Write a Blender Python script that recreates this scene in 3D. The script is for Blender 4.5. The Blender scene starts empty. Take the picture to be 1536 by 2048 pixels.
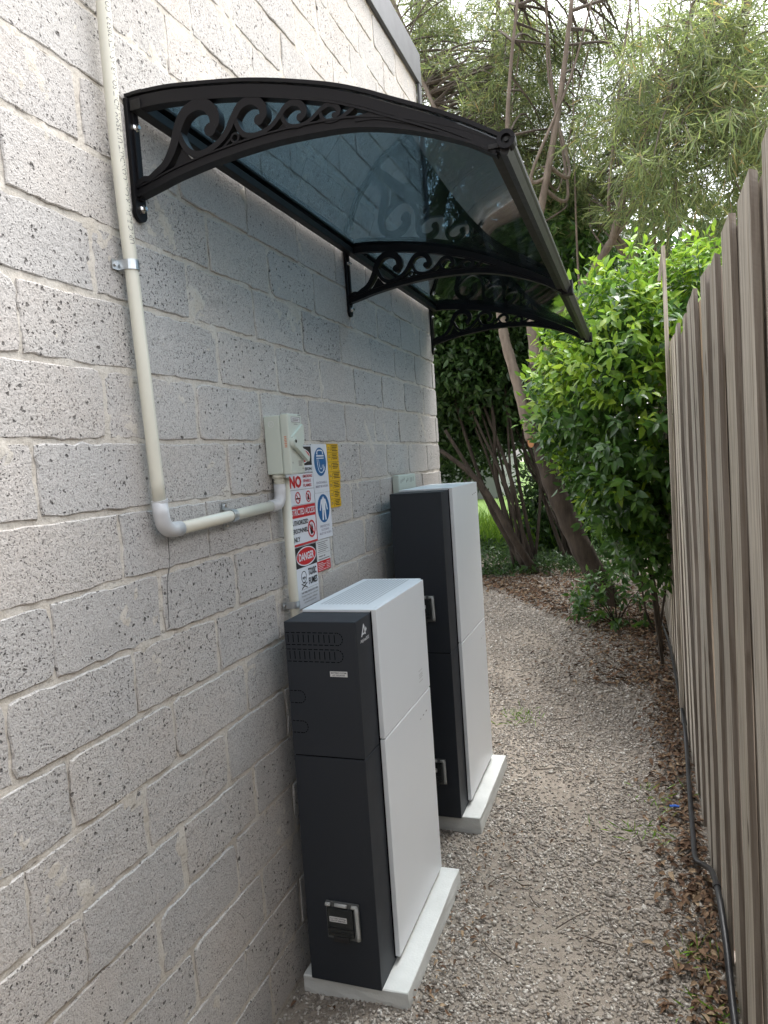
import bpy, bmesh, math, random
import numpy as np
from mathutils import Vector, Matrix
R = math.radians
random.seed(7); rng = np.random.default_rng(11)
scn = bpy.context.scene
C = scn.collection

# ------------------------------------------------------------------ camera
FPX = 1420.0
AX = np.array([[0.94137111, -0.04190516, -0.33476019],
               [0.3302278, -0.08867841, 0.93972642],
               [-0.06906538, -0.99517843, -0.06964104]])
CAM = np.array([0.996, 0.0, 1.5])
cam_d = bpy.data.cameras.new('camera'); cam = bpy.data.objects.new('camera', cam_d); C.objects.link(cam)
cam_d.sensor_fit = 'VERTICAL'; cam_d.sensor_height = 36.0; cam_d.lens = 36.0 * FPX / 2048
cam_d.clip_start = 0.02; cam_d.clip_end = 400
rt = AX @ np.array([1, 0, 0]); up = AX @ np.array([0, -1, 0]); bk = AX @ np.array([0, 0, -1])
cam.matrix_world = Matrix(((rt[0], up[0], bk[0], CAM[0]), (rt[1], up[1], bk[1], CAM[1]), (rt[2], up[2], bk[2], CAM[2]), (0, 0, 0, 1)))
scn.camera = cam
def at(u, v, y):
    """photograph pixel -> point in the place at distance y along the passage"""
    d = AX @ np.array([u - 768, v - 1024, FPX]); return CAM + d * (y - CAM[1]) / d[1]

# ------------------------------------------------------------------ sky, sun, exposure
SUN_EL, SUN_AZ = 66.0, 20.0      # azimuth measured from +y towards +x
w = bpy.data.worlds.new('World'); scn.world = w; w.use_nodes = True
nt = w.node_tree; nt.nodes.clear()
sky = nt.nodes.new('ShaderNodeTexSky'); sky.sky_type = 'NISHITA'; sky.sun_disc = False
sky.sun_elevation = R(SUN_EL); sky.sun_rotation = R(SUN_AZ); sky.air_density = 1.0; sky.dust_density = 4.0; sky.ozone_density = 1.0
hs = nt.nodes.new('ShaderNodeHueSaturation'); hs.inputs['Saturation'].default_value = 0.19; hs.inputs['Value'].default_value = 1.25
bg = nt.nodes.new('ShaderNodeBackground'); bg.inputs['Strength'].default_value = 0.15
wo = nt.nodes.new('ShaderNodeOutputWorld')
nt.links.new(sky.outputs[0], hs.inputs['Color']); nt.links.new(hs.outputs[0], bg.inputs[0]); nt.links.new(bg.outputs[0], wo.inputs[0])
sl = bpy.data.lights.new('sun', 'SUN'); so = bpy.data.objects.new('sun', sl); C.objects.link(so)
sl.energy = 1.1; sl.angle = R(38); sl.color = (1.0, 0.985, 0.96)
sd = Vector((math.sin(R(SUN_AZ)) * math.cos(R(SUN_EL)), math.cos(R(SUN_AZ)) * math.cos(R(SUN_EL)), math.sin(R(SUN_EL))))
so.rotation_euler = sd.to_track_quat('Z', 'Y').to_euler()
scn.view_settings.view_transform = 'Standard'; scn.view_settings.look = 'None'
scn.view_settings.exposure = 2.0; scn.view_settings.gamma = 1.0; scn.view_settings.use_curve_mapping = False
scn.render.engine = 'CYCLES'
cy = scn.cycles
cy.use_denoising = True; cy.max_bounces = 6; cy.transparent_max_bounces = 10; cy.diffuse_bounces = 4; cy.glossy_bounces = 3; cy.caustics_reflective = False; cy.caustics_refractive = False
cy.sample_clamp_indirect = 6

# ------------------------------------------------------------------ material helpers
class NT:
    def __init__(s, name):
        s.m = bpy.data.materials.new(name); s.m.use_nodes = True; s.t = s.m.node_tree; s.t.nodes.clear()
        s.out = s.n('ShaderNodeOutputMaterial')
    def n(s, ty, **kw):
        o = s.t.nodes.new(ty)
        for k, v in kw.items(): setattr(o, k, v)
        return o
    def l(s, a, b): s.t.links.new(a, b)
    def val(s, sock, v):
        if hasattr(v, 'is_output'): s.l(v, sock)
        else: sock.default_value = v
    def noise(s, vec, scale, detail=4, rough=0.55, out='Fac'):
        o = s.n('ShaderNodeTexNoise'); s.l(vec, o.inputs['Vector']); o.inputs['Scale'].default_value = scale
        o.inputs['Detail'].default_value = detail; o.inputs['Roughness'].default_value = rough
        return o.outputs[out]
    def voro(s, vec, scale, feature='F1', rnd=1.0):
        o = s.n('ShaderNodeTexVoronoi', feature=feature); s.l(vec, o.inputs['Vector']); o.inputs['Scale'].default_value = scale
        o.inputs['Randomness'].default_value = rnd
        return o
    def ramp(s, fac, stops, interp='LINEAR'):
        o = s.n('ShaderNodeValToRGB'); s.l(fac, o.inputs[0]); cr = o.color_ramp; cr.interpolation = interp
        while len(cr.elements) < len(stops): cr.elements.new(0.5)
        for e, (p, c) in zip(cr.elements, stops):
            e.position = p; e.color = (c, c, c, 1) if isinstance(c, (int, float)) else (*c, 1)
        return o.outputs[0]
    def mix(s, fac, a, b, mode='MIX'):
        o = s.n('ShaderNodeMix', data_type='RGBA', blend_type=mode)
        s.val(o.inputs[0], fac)
        for sock, v in ((o.inputs[6], a), (o.inputs[7], b)):
            if isinstance(v, tuple): sock.default_value = (*v, 1)
            else: s.l(v, sock)
        return o.outputs[2]
    def math(s, op, a, b=0.0, clamp=False):
        o = s.n('ShaderNodeMath', operation=op, use_clamp=clamp); s.val(o.inputs[0], a); s.val(o.inputs[1], b); return o.outputs[0]
    def bump(s, h, strength, dist, prev=None):
        o = s.n('ShaderNodeBump'); o.inputs['Strength'].default_value = strength; o.inputs['Distance'].default_value = dist
        s.l(h, o.inputs['Height'])
        if prev is not None: s.l(prev, o.inputs['Normal'])
        return o.outputs[0]
    def pos(s): return s.n('ShaderNodeNewGeometry').outputs['Position']
    def objc(s): return s.n('ShaderNodeTexCoord').outputs['Object']
    def scaled(s, vec, sc, add=None):
        o = s.n('ShaderNodeMapping'); s.l(vec, o.inputs['Vector']); o.inputs['Scale'].default_value = sc
        return o.outputs[0]
    def pbsdf(s, col, rough=0.6, normal=None, metal=0.0, spec=0.5, coat=0.0):
        b = s.n('ShaderNodeBsdfPrincipled')
        if isinstance(col, tuple): b.inputs['Base Color'].default_value = (*col, 1)
        else: s.l(col, b.inputs['Base Color'])
        s.val(b.inputs['Roughness'], rough); b.inputs['Metallic'].default_value = metal
        b.inputs['Specular IOR Level'].default_value = spec; b.inputs['Coat Weight'].default_value = coat
        if normal is not None: s.l(normal, b.inputs['Normal'])
        return b.outputs[0]
    def done(s, sh): s.l(sh, s.out.inputs[0]); return s.m

def plain(name, col, rough=0.5, metal=0.0, var=0.06, scale=25, bump=0.0, spec=0.5):
    t = NT(name); p = t.pos(); n = t.noise(p, scale, 5)
    c = t.mix(t.math('MULTIPLY', n, 1.0), tuple(x * (1 - var) for x in col), tuple(min(1, x * (1 + var)) for x in col))
    nb = t.bump(t.noise(p, scale * 12, 3), bump, 0.002) if bump else None
    rr = t.math('ADD', t.math('MULTIPLY', t.noise(p, scale * 1.7, 3), 0.16), rough - 0.08)
    return t.done(t.pbsdf(c, rr, nb, metal, spec))

M = {}
def mat_block():
    t = NT('concrete_block'); p = t.pos(); oi = t.n('ShaderNodeObjectInfo'); rnd = oi.outputs['Random']
    off = t.n('ShaderNodeVectorMath', operation='ADD'); t.l(p, off.inputs[0])
    sc = t.n('ShaderNodeVectorMath', operation='SCALE'); sc.inputs[0].default_value = (3.1, 7.7, 5.3); t.l(rnd, sc.inputs['Scale']); t.l(sc.outputs[0], off.inputs[1])
    q = off.outputs[0]
    big = t.noise(q, 5, 4); fine = t.noise(q, 60, 4, 0.7); grain = t.noise(q, 260, 2, 0.7)
    c = t.mix(t.ramp(big, [(0.32, 0), (0.68, 1)]), (0.51, 0.465, 0.425), (0.485, 0.468, 0.448))
    c = t.mix(t.ramp(rnd, [(0.0, 0.0), (0.45, 0.1), (0.55, 0.55), (1.0, 0.75)]), c, (0.415, 0.408, 0.40))
    c = t.mix(t.ramp(fine, [(0.3, 0.0), (0.75, 0.5)]), c, (0.58, 0.555, 0.53))
    c = t.mix(t.ramp(grain, [(0.32, 0.65), (0.52, 0.0)]), c, (0.22, 0.21, 0.20))
    # stains that run along some blocks
    st = t.ramp(t.noise(t.scaled(q, (1, 2.0, 7.0)), 3.0, 4, 0.6), [(0.58, 0.0), (0.75, 0.35)])
    c = t.mix(st, c, (0.30, 0.285, 0.27))
    # open pits of the aggregate, sparse big ones and many small
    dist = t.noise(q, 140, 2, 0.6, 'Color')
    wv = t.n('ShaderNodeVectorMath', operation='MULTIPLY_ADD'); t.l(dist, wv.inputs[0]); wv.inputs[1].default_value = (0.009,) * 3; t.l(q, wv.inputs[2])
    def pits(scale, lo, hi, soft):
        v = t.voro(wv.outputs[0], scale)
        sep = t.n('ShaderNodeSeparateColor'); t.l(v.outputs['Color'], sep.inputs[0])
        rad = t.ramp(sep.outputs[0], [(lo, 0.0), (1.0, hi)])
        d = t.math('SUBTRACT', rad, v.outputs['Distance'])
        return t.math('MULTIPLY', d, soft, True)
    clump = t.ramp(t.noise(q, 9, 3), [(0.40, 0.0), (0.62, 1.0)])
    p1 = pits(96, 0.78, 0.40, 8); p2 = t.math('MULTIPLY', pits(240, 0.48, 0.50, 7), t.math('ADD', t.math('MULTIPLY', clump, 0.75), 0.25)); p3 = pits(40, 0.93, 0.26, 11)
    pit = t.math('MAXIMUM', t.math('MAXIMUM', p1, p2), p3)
    c = t.mix(t.math('MULTIPLY', pit, 0.76), c, (0.05, 0.045, 0.042))  # shade inside the pits painted in as dark colour
    h = t.math('SUBTRACT', t.math('ADD', t.math('MULTIPLY', fine, 0.6), t.math('MULTIPLY', grain, 0.35)), t.math('MULTIPLY', pit, 1.6))
    return t.done(t.pbsdf(c, 0.93, t.bump(h, 1.0, 0.005), spec=0.2))
def mat_mortar():
    t = NT('mortar'); p = t.pos()
    a = t.noise(p, 14, 5); g = t.noise(p, 180, 4, 0.7); m = t.noise(p, 40, 5)
    c = t.mix(t.ramp(a, [(0.3, 0), (0.7, 1)]), (0.54, 0.495, 0.43), (0.58, 0.55, 0.50))
    c = t.mix(t.ramp(g, [(0.33, 0.5), (0.5, 0.0)]), c, (0.28, 0.25, 0.21))
    cr = t.ramp(t.noise(t.scaled(p, (1, 1, 5)), 16, 6, 0.7), [(0.33, 0.8), (0.41, 0)])
    c = t.mix(cr, c, (0.16, 0.14, 0.12))
    h = t.math('ADD', t.math('MULTIPLY', m, 1.0), t.math('MULTIPLY', g, 0.4))
    return t.done(t.pbsdf(c, 0.95, t.bump(h, 0.8, 0.005), spec=0.15))
def mat_wood(name='weathered_paling', pal=((0.47, 0.415, 0.34), (0.53, 0.48, 0.405), (0.36, 0.295, 0.22), (0.58, 0.53, 0.44), (0.55, 0.40, 0.20), (0.50, 0.435, 0.34)), grey=(0.56, 0.53, 0.475)):
    t = NT(name); p = t.objc(); oi = t.n('ShaderNodeObjectInfo'); rnd = oi.outputs['Random']
    off = t.n('ShaderNodeVectorMath', operation='ADD'); t.l(p, off.inputs[0])
    sc = t.n('ShaderNodeVectorMath', operation='SCALE'); sc.inputs[0].default_value = (1.3, 2.1, 9.1); t.l(rnd, sc.inputs['Scale']); t.l(sc.outputs[0], off.inputs[1])
    q = off.outputs[0]
    fib = t.noise(t.scaled(q, (60, 60, 1.6)), 2.2, 6, 0.65); streak = t.noise(t.scaled(q, (14, 14, 0.7)), 1.6, 4, 0.6)
    base = t.ramp(rnd, list(zip((0.0, 0.4, 0.62, 0.8, 0.93, 1.0), pal)))
    c = t.mix(t.ramp(streak, [(0.3, 0.0), (0.7, 0.6)]), base, grey)
    c = t.mix(t.ramp(fib, [(0.34, 0.8), (0.56, 0.0)]), c, (0.12, 0.095, 0.072))
    # silvering towards the weathered top, tan where rain splash keeps the bottom damp
    sep = t.n('ShaderNodeSeparateXYZ'); t.l(q, sep.inputs[0])
    saw = t.n('ShaderNodeTexWave', wave_type='BANDS', bands_direction='DIAGONAL'); t.l(t.scaled(q, (18, 18, 22)), saw.inputs['Vector']); saw.inputs['Scale'].default_value = 3.0; saw.inputs['Distortion'].default_value = 5; saw.inputs['Detail'].default_value = 3
    kn = t.voro(t.scaled(q, (1, 1, 0.35)), 7.0); knm = t.ramp(kn.outputs['Distance'], [(0.06, 0.85), (0.11, 0.0)])
    c = t.mix(knm, c, (0.07, 0.05, 0.035))
    h = t.math('ADD', t.math('MULTIPLY', fib, 1.0), t.math('MULTIPLY', saw.outputs['Fac'], 0.10))
    return t.done(t.pbsdf(c, 0.85, t.bump(h, 0.7, 0.003), spec=0.25))
def mat_ground():
    t = NT('dirt'); p = t.pos()
    a = t.noise(p, 1.6, 5); b = t.noise(p, 30, 6, 0.7); g = t.noise(p, 220, 4, 0.75)
    c = t.mix(t.ramp(a, [(0.35, 0), (0.65, 1)]), (0.27, 0.235, 0.195), (0.36, 0.315, 0.262))
    c = t.mix(t.ramp(b, [(0.3, 0.6), (0.6, 0.0)]), c, (0.12, 0.095, 0.075))
    c = t.mix(t.ramp(g, [(0.5, 0.0), (0.75, 0.7)]), c, (0.42, 0.39, 0.35))
    return t.done(t.pbsdf(c, 0.95, t.bump(t.math('ADD', b, g), 0.8, 0.008), spec=0.15))
def mat_island(name, stops, rough=0.8, spec=0.3, bumpsc=0):
    t = NT(name); g = t.n('ShaderNodeNewGeometry'); oi = t.n('ShaderNodeObjectInfo')
    f = t.math('FRACT', t.math('ADD', g.outputs['Random Per Island'], oi.outputs['Random']))
    c = t.ramp(f, stops); n = t.noise(g.outputs['Position'], 120, 3)
    c = t.mix(t.ramp(n, [(0.3, 0.35), (0.6, 0.0)]), c, tuple(x * 0.55 for x in stops[len(stops) // 2][1]))
    return t.done(t.pbsdf(c, rough, t.bump(n, 0.4, 0.002), spec=spec))
def mat_leaf(name, stops, trans=0.35, rough=0.35, spec=0.5, tcol=None):
    t = NT(name); g = t.n('ShaderNodeNewGeometry'); oi = t.n('ShaderNodeObjectInfo')
    f = t.math('FRACT', t.math('ADD', g.outputs['Random Per Island'], oi.outputs['Random']))
    c = t.ramp(f, stops)
    n = t.noise(g.outputs['Position'], 60, 2)
    c2 = t.mix(t.ramp(n, [(0.35, 0.25), (0.6, 0.0)]), c, tuple(x * 0.6 for x in stops[0][1]))
    b = t.pbsdf(c2, rough, None, 0, spec)
    tr = t.n('ShaderNodeBsdfTranslucent'); tc = t.mix(1.0, c, tcol or (1.0, 1.0, 0.55), 'MULTIPLY')
    br = t.n('ShaderNodeBrightContrast'); t.l(tc, br.inputs[0]); br.inputs[1].default_value = 0.02
    t.l(br.outputs[0], tr.inputs[0])
    mx = t.n('ShaderNodeMixShader'); mx.inputs[0].default_value = trans; t.l(b, mx.inputs[1]); t.l(tr.outputs[0], mx.inputs[2])
    return t.done(mx.outputs[0])
def mat_bark(name, c1, c2, sc=(14, 14, 3)):
    t = NT(name); p = t.objc()
    f = t.noise(t.scaled(p, sc), 2.0, 6, 0.65); b = t.noise(p, 5, 3)
    c = t.mix(t.ramp(f, [(0.3, 0), (0.65, 1)]), c1, c2); c = t.mix(t.ramp(b, [(0.45, 0), (0.7, 0.4)]), c, tuple(x * 1.35 for x in c2))
    return t.done(t.pbsdf(c, 0.9, t.bump(f, 0.8, 0.01), spec=0.2))
def mat_sheet():
    t = NT('tinted_polycarbonate')
    p = t.pos()
    tr = t.n('ShaderNodeBsdfTransparent'); tr.inputs[0].default_value = (0.25, 0.335, 0.385, 1)
    gl = t.n('ShaderNodeBsdfGlossy'); gl.inputs['Color'].default_value = (1, 1, 1, 1)
    sm = t.noise(p, 7, 5); t.l(t.ramp(sm, [(0.4, 0.015), (0.8, 0.09)]), gl.inputs['Roughness'])
    lw = t.n('ShaderNodeLayerWeight'); lw.inputs[0].default_value = 0.5
    fz_ = t.math('ADD', t.math('MULTIPLY', t.math('POWER', lw.outputs['Facing'], 5.0), 0.92), 0.05)
    mx = t.n('ShaderNodeMixShader'); t.l(fz_, mx.inputs[0]); t.l(tr.outputs[0], mx.inputs[1]); t.l(gl.outputs[0], mx.inputs[2])
    # dust film
    df = t.n('ShaderNodeBsdfDiffuse'); df.inputs[0].default_value = (0.32, 0.34, 0.35, 1)
    sp = t.ramp(t.noise(t.scaled(p, (3, 1.2, 3)), 6, 6, 0.7), [(0.45, 0.0), (0.85, 0.05)])
    m2 = t.n('ShaderNodeMixShader'); t.l(sp, m2.inputs[0]); t.l(mx.outputs[0], m2.inputs[1]); t.l(df.outputs[0], m2.inputs[2])
    return t.done(m2.outputs[0])

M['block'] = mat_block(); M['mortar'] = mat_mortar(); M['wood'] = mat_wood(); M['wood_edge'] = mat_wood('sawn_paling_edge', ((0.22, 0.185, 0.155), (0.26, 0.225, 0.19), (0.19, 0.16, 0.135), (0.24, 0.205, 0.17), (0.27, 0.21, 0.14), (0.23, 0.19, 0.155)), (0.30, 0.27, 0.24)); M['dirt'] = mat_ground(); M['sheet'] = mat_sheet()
M['pebble'] = mat_island('gravel_stone', [(0.0, (0.15, 0.13, 0.11)), (0.25, (0.25, 0.222, 0.192)), (0.55, (0.34, 0.308, 0.27)), (0.8, (0.42, 0.39, 0.345)), (1.0, (0.56, 0.53, 0.485))])
M['litter'] = mat_island('dry_leaf', [(0.0, (0.05, 0.03, 0.018)), (0.3, (0.10, 0.056, 0.033)), (0.6, (0.155, 0.09, 0.052)), (0.85, (0.22, 0.15, 0.09)), (1.0, (0.33, 0.25, 0.16))])
M['tan_leaf'] = mat_island('tan_leaf', [(0.0, (0.33, 0.21, 0.11)), (0.5, (0.42, 0.29, 0.16)), (1.0, (0.46, 0.34, 0.20))])
M['brown_leaf'] = mat_island('brown_leaf', [(0.0, (0.27, 0.135, 0.075)), (0.5, (0.36, 0.20, 0.12)), (1.0, (0.43, 0.27, 0.17))])
M['yellow_leaf'] = plain('yellow_leaf', (0.55, 0.36, 0.03), 0.6)
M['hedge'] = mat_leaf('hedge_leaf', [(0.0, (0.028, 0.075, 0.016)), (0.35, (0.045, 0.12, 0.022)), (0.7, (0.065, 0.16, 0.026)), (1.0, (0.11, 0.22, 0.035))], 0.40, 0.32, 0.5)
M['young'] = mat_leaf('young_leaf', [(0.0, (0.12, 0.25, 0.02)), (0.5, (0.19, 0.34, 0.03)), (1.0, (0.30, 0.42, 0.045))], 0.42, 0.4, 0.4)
M['willow'] = mat_leaf('narrow_leaf', [(0.0, (0.10, 0.15, 0.07)), (0.35, (0.16, 0.215, 0.095)), (0.7, (0.23, 0.28, 0.125)), (0.93, (0.30, 0.33, 0.16)), (1.0, (0.36, 0.25, 0.13))], 0.5, 0.45, 0.35)
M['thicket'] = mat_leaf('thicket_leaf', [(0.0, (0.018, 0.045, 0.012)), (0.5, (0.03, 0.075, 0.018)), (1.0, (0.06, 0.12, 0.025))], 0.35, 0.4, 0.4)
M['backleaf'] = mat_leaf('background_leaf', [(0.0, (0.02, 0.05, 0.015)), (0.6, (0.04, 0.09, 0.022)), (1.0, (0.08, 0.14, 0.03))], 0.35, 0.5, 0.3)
M['grass'] = mat_leaf('grass_blade', [(0.0, (0.10, 0.22, 0.02)), (0.6, (0.17, 0.32, 0.03)), (1.0, (0.26, 0.38, 0.05))], 0.4, 0.5, 0.3)
M['bark'] = mat_bark('pale_bark', (0.10, 0.08, 0.064), (0.21, 0.17, 0.14))
M['bark_dark'] = mat_bark('dark_bark', (0.022, 0.018, 0.015), (0.06, 0.048, 0.038))
M['twig'] = mat_bark('twig_bark', (0.06, 0.05, 0.04), (0.14, 0.115, 0.095), (30, 30, 30))
M['cut'] = plain('cut_wood', (0.42, 0.20, 0.09), 0.8, var=0.2, scale=60)
M['pvc'] = plain('cream_pvc', (0.60, 0.585, 0.50), 0.35, var=0.03)
M['pvcg'] = plain('grey_pvc', (0.50, 0.505, 0.515), 0.32, var=0.03)
M['ink'] = plain('ink', (0.16, 0.155, 0.15), 0.6)
M['zinc'] = plain('zinc_steel', (0.50, 0.53, 0.55), 0.34, 0.9, 0.2, 90)
M['bolt'] = plain('bright_bolt', (0.62, 0.62, 0.62), 0.25, 1.0, 0.1, 90)
M['awn'] = plain('awning_black', (0.0085, 0.008, 0.0095), 0.45, 0, 0.2, 30, 0.05, 0.16)
M['rail'] = plain('awning_rail', (0.014, 0.0135, 0.0135), 0.42, 0.0, 0.15, 30, 0, 0.22)
M['iso'] = plain('switch_plastic', (0.52, 0.56, 0.50), 0.38, var=0.03)
M['navy'] = plain('charcoal_powder_coat', (0.023, 0.027, 0.034), 0.5, 0, 0.05, 6, 0, 0.28)
M['white'] = plain('white_powder_coat', (0.74, 0.765, 0.79), 0.36, 0, 0.015, 5)
M['gap'] = plain('black_gap', (0.002, 0.002, 0.0022), 0.9, spec=0.0)
M['grey_plastic'] = plain('grey_plastic', (0.42, 0.43, 0.42), 0.35)
M['socket_grey'] = plain('socket_grey', (0.10, 0.105, 0.105), 0.45)
M['pad'] = plain('concrete_pad', (0.56, 0.57, 0.55), 0.85, 0, 0.16, 12, 0.5, 0.2)
M['vinyl'] = plain('white_vinyl', (0.66, 0.68, 0.72), 0.4, var=0.02)
M['label'] = plain('white_label', (0.62, 0.62, 0.62), 0.4, var=0.02)
M['black'] = plain('black_print', (0.012, 0.012, 0.014), 0.45)
M['red'] = plain('red_print', (0.52, 0.016, 0.022), 0.4, var=0.03)
M['blue'] = plain('blue_print', (0.012, 0.115, 0.30), 0.4, var=0.03)
M['violet'] = plain('faded_print', (0.30, 0.27, 0.34), 0.5)
M['yellow'] = plain('yellow_vinyl', (0.66, 0.40, 0.012), 0.45, var=0.06)
M['orange'] = plain('orange_print', (0.60, 0.28, 0.18), 0.5)
M['silver'] = plain('silver_print', (0.62, 0.63, 0.65), 0.4)
M['poly'] = plain('black_poly_pipe', (0.018, 0.018, 0.02), 0.42, 0, 0.2, 40)
M['steel'] = plain('grey_flashing', (0.065, 0.067, 0.072), 0.5, 0.0, 0.06, 8)
M['render'] = plain('pale_render', (0.13, 0.14, 0.125), 0.9, 0, 0.08, 3)
M['bluebit'] = plain('blue_plastic', (0.02, 0.10, 0.42), 0.4)
def mat_smoke():
    t = NT('smoked_cover'); tr = t.n('ShaderNodeBsdfTransparent'); tr.inputs[0].default_value = (0.30, 0.31, 0.31, 1)
    gl = t.pbsdf((0.05, 0.055, 0.055), 0.15); mx = t.n('ShaderNodeMixShader'); mx.inputs[0].default_value = 0.55
    t.l(tr.outputs[0], mx.inputs[1]); t.l(gl, mx.inputs[2]); return t.done(mx.outputs[0])
M['smoke'] = mat_smoke()

# ------------------------------------------------------------------ mesh helpers
ORG = {}
def tag(o, label=None, cat=None, group=None, kind=None):
    if label: o['label'] = label
    if cat: o['category'] = cat
    if group: o['group'] = group
    if kind: o['kind'] = kind
    return o
def thing(name, loc, label, cat, group=None):
    o = bpy.data.objects.new(name, None); C.objects.link(o); o.location = loc; o.empty_display_size = 0.1
    ORG[o.name] = Vector(loc); return tag(o, label, cat, group)
def mk(name, verts, faces, mat, parent=None, smooth=False, origin=None):
    """verts in world space; origin of the mesh = parent's origin (or the given one)"""
    v = np.asarray(verts, dtype=np.float64).reshape(-1, 3)
    o0 = ORG[parent.name] if parent is not None else Vector(origin or (0, 0, 0))
    v = v - np.array(o0)
    me = bpy.data.meshes.new(name); me.from_pydata(v.tolist(), [], [tuple(f) for f in faces])
    if smooth: me.polygons.foreach_set('use_smooth', [True] * len(me.polygons))
    me.materials.append(M[mat] if isinstance(mat, str) else mat); me.update()
    o = bpy.data.objects.new(name, me); C.objects.link(o)
    if parent is not None: o.parent = parent
    else: o.location = o0
    ORG[o.name] = o0
    return o
def bulk(name, v, tris, mat, parent=None, quads=None, smooth=False):
    """fast numpy mesh: tris (n,3) and quads (m,4)"""
    o0 = ORG[parent.name] if parent is not None else Vector((0, 0, 0))
    v = (np.asarray(v, np.float32).reshape(-1, 3) - np.array(o0, np.float32))
    me = bpy.data.meshes.new(name); me.vertices.add(len(v)); me.vertices.foreach_set('co', v.ravel())
    T = np.asarray(tris, np.int32).reshape(-1, 3) if tris is not None else np.zeros((0, 3), np.int32)
    Q = np.asarray(quads, np.int32).reshape(-1, 4) if quads is not None else np.zeros((0, 4), np.int32)
    li = np.concatenate([T.ravel(), Q.ravel()]); me.loops.add(len(li)); me.loops.foreach_set('vertex_index', li)
    st = np.concatenate([np.arange(len(T)) * 3, len(T) * 3 + np.arange(len(Q)) * 4]).astype(np.int32)
    me.polygons.add(len(st)); me.polygons.foreach_set('loop_start', st)
    if smooth: me.polygons.foreach_set('use_smooth', np.ones(len(st), bool))
    me.update(calc_edges=True); me.validate()
    me.materials.append(M[mat] if isinstance(mat, str) else mat)
    o = bpy.data.objects.new(name, me); C.objects.link(o)
    if parent is not None: o.parent = parent
    ORG[o.name] = o0
    return o
class MB:
    def __init__(s): s.v = []; s.f = []
    def add(s, v, f):
        n = len(s.v); s.v += [tuple(p) for p in v]; s.f += [tuple(i + n for i in q) for q in f]; return s
    def box(s, x0, x1, y0, y1, z0, z1, bev=0.0, seg=2):
        bm = bmesh.new(); bmesh.ops.create_cube(bm, size=1)
        for p in bm.verts: p.co = Vector(((x0 + x1) / 2 + p.co.x * (x1 - x0), (y0 + y1) / 2 + p.co.y * (y1 - y0), (z0 + z1) / 2 + p.co.z * (z1 - z0)))
        if bev: bmesh.ops.bevel(bm, geom=bm.edges[:] , offset=bev, segments=seg, profile=0.6, affect='EDGES')
        bm.verts.index_update(); s.add([p.co[:] for p in bm.verts], [[q.index for q in f.verts] for f in bm.faces]); bm.free(); return s
    def tube(s, pts, r, n=10, cap=True):
        P = [Vector(p) for p in pts]; rs = r if hasattr(r, '__len__') else [r] * len(P)
        d0 = (P[1] - P[0]).normalized(); ref = Vector((0, 0, 1)) if abs(d0.z) < 0.9 else Vector((1, 0, 0))
        a = d0.cross(ref).normalized(); v = []
        for i, p in enumerate(P):
            d = (P[min(i + 1, len(P) - 1)] - P[max(i - 1, 0)]).normalized()
            a = (a - d * a.dot(d)).normalized(); b = d.cross(a)
            for k in range(n):
                t = 2 * math.pi * k / n; v.append(p + (a * math.cos(t) + b * math.sin(t)) * rs[i])
        f = []
        for i in range(len(P) - 1):
            for k in range(n):
                k2 = (k + 1) % n; f.append((i * n + k, i * n + k2, (i + 1) * n + k2, (i + 1) * n + k))
        if cap: f.append(tuple(range(n - 1, -1, -1))); f.append(tuple((len(P) - 1) * n + k for k in range(n)))
        return s.add(v, f)
    def prism(s, poly, d0, d1, axes):
        """poly list of (u,v); extruded along w from d0 to d1; axes maps (u,v,w)->xyz"""
        n = len(poly); v = [axes(u, q, d0) for u, q in poly] + [axes(u, q, d1) for u, q in poly]
        f = [tuple(range(n))[::-1], tuple(range(n, 2 * n))] + [(i, (i + 1) % n, n + (i + 1) % n, n + i) for i in range(n)]
        return s.add(v, f)
    def ribbon(s, pts, ws, d0, d1, axes):
        """stroke of varying width along a 2-D path, extruded from d0 to d1"""
        P = np.array(pts); L = []; Rr = []
        for i in range(len(P)):
            t = P[min(i + 1, len(P) - 1)] - P[max(i - 1, 0)]; t = t / (np.linalg.norm(t) + 1e-9); nn = np.array([-t[1], t[0]])
            L.append(P[i] + nn * ws[i] / 2); Rr.append(P[i] - nn * ws[i] / 2)
        n = len(P); v = [axes(*q, d) for d in (d0, d1) for side in (L, Rr) for q in side]; f = []
        l0, r0, l1, r1 = 0, n, 2 * n, 3 * n
        for i in range(n - 1):
            f += [(l0 + i, l0 + i + 1, r0 + i + 1, r0 + i), (l1 + i, r1 + i, r1 + i + 1, l1 + i + 1), (l0 + i, l1 + i, l1 + i + 1, l0 + i + 1), (r0 + i, r0 + i + 1, r1 + i + 1, r1 + i)]
        f += [(l0, r0, r1, l1), (l0 + n - 1, l1 + n - 1, r1 + n - 1, r0 + n - 1)]
        return s.add(v, f)
    def disc(s, cu, cv, ru, rv, d0, d1, axes, n=28, a0=0, a1=2 * math.pi):
        return s.prism([(cu + ru * math.cos(a0 + (a1 - a0) * k / n), cv + rv * math.sin(a0 + (a1 - a0) * k / n)) for k in range(n)], d0, d1, axes)
    def ring(s, cu, cv, r0, r1, d0, d1, axes, n=28, sq=1.0):
        P = [(cu + (r0 + r1) / 2 * math.cos(2 * math.pi * k / n), cv + sq * (r0 + r1) / 2 * math.sin(2 * math.pi * k / n)) for k in range(n + 1)]
        return s.ribbon(P, [r1 - r0] * (n + 1), d0, d1, axes)
    def build(s, name, mat, parent=None, smooth=False, origin=None): return mk(name, s.v, s.f, mat, parent, smooth, origin)
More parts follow.
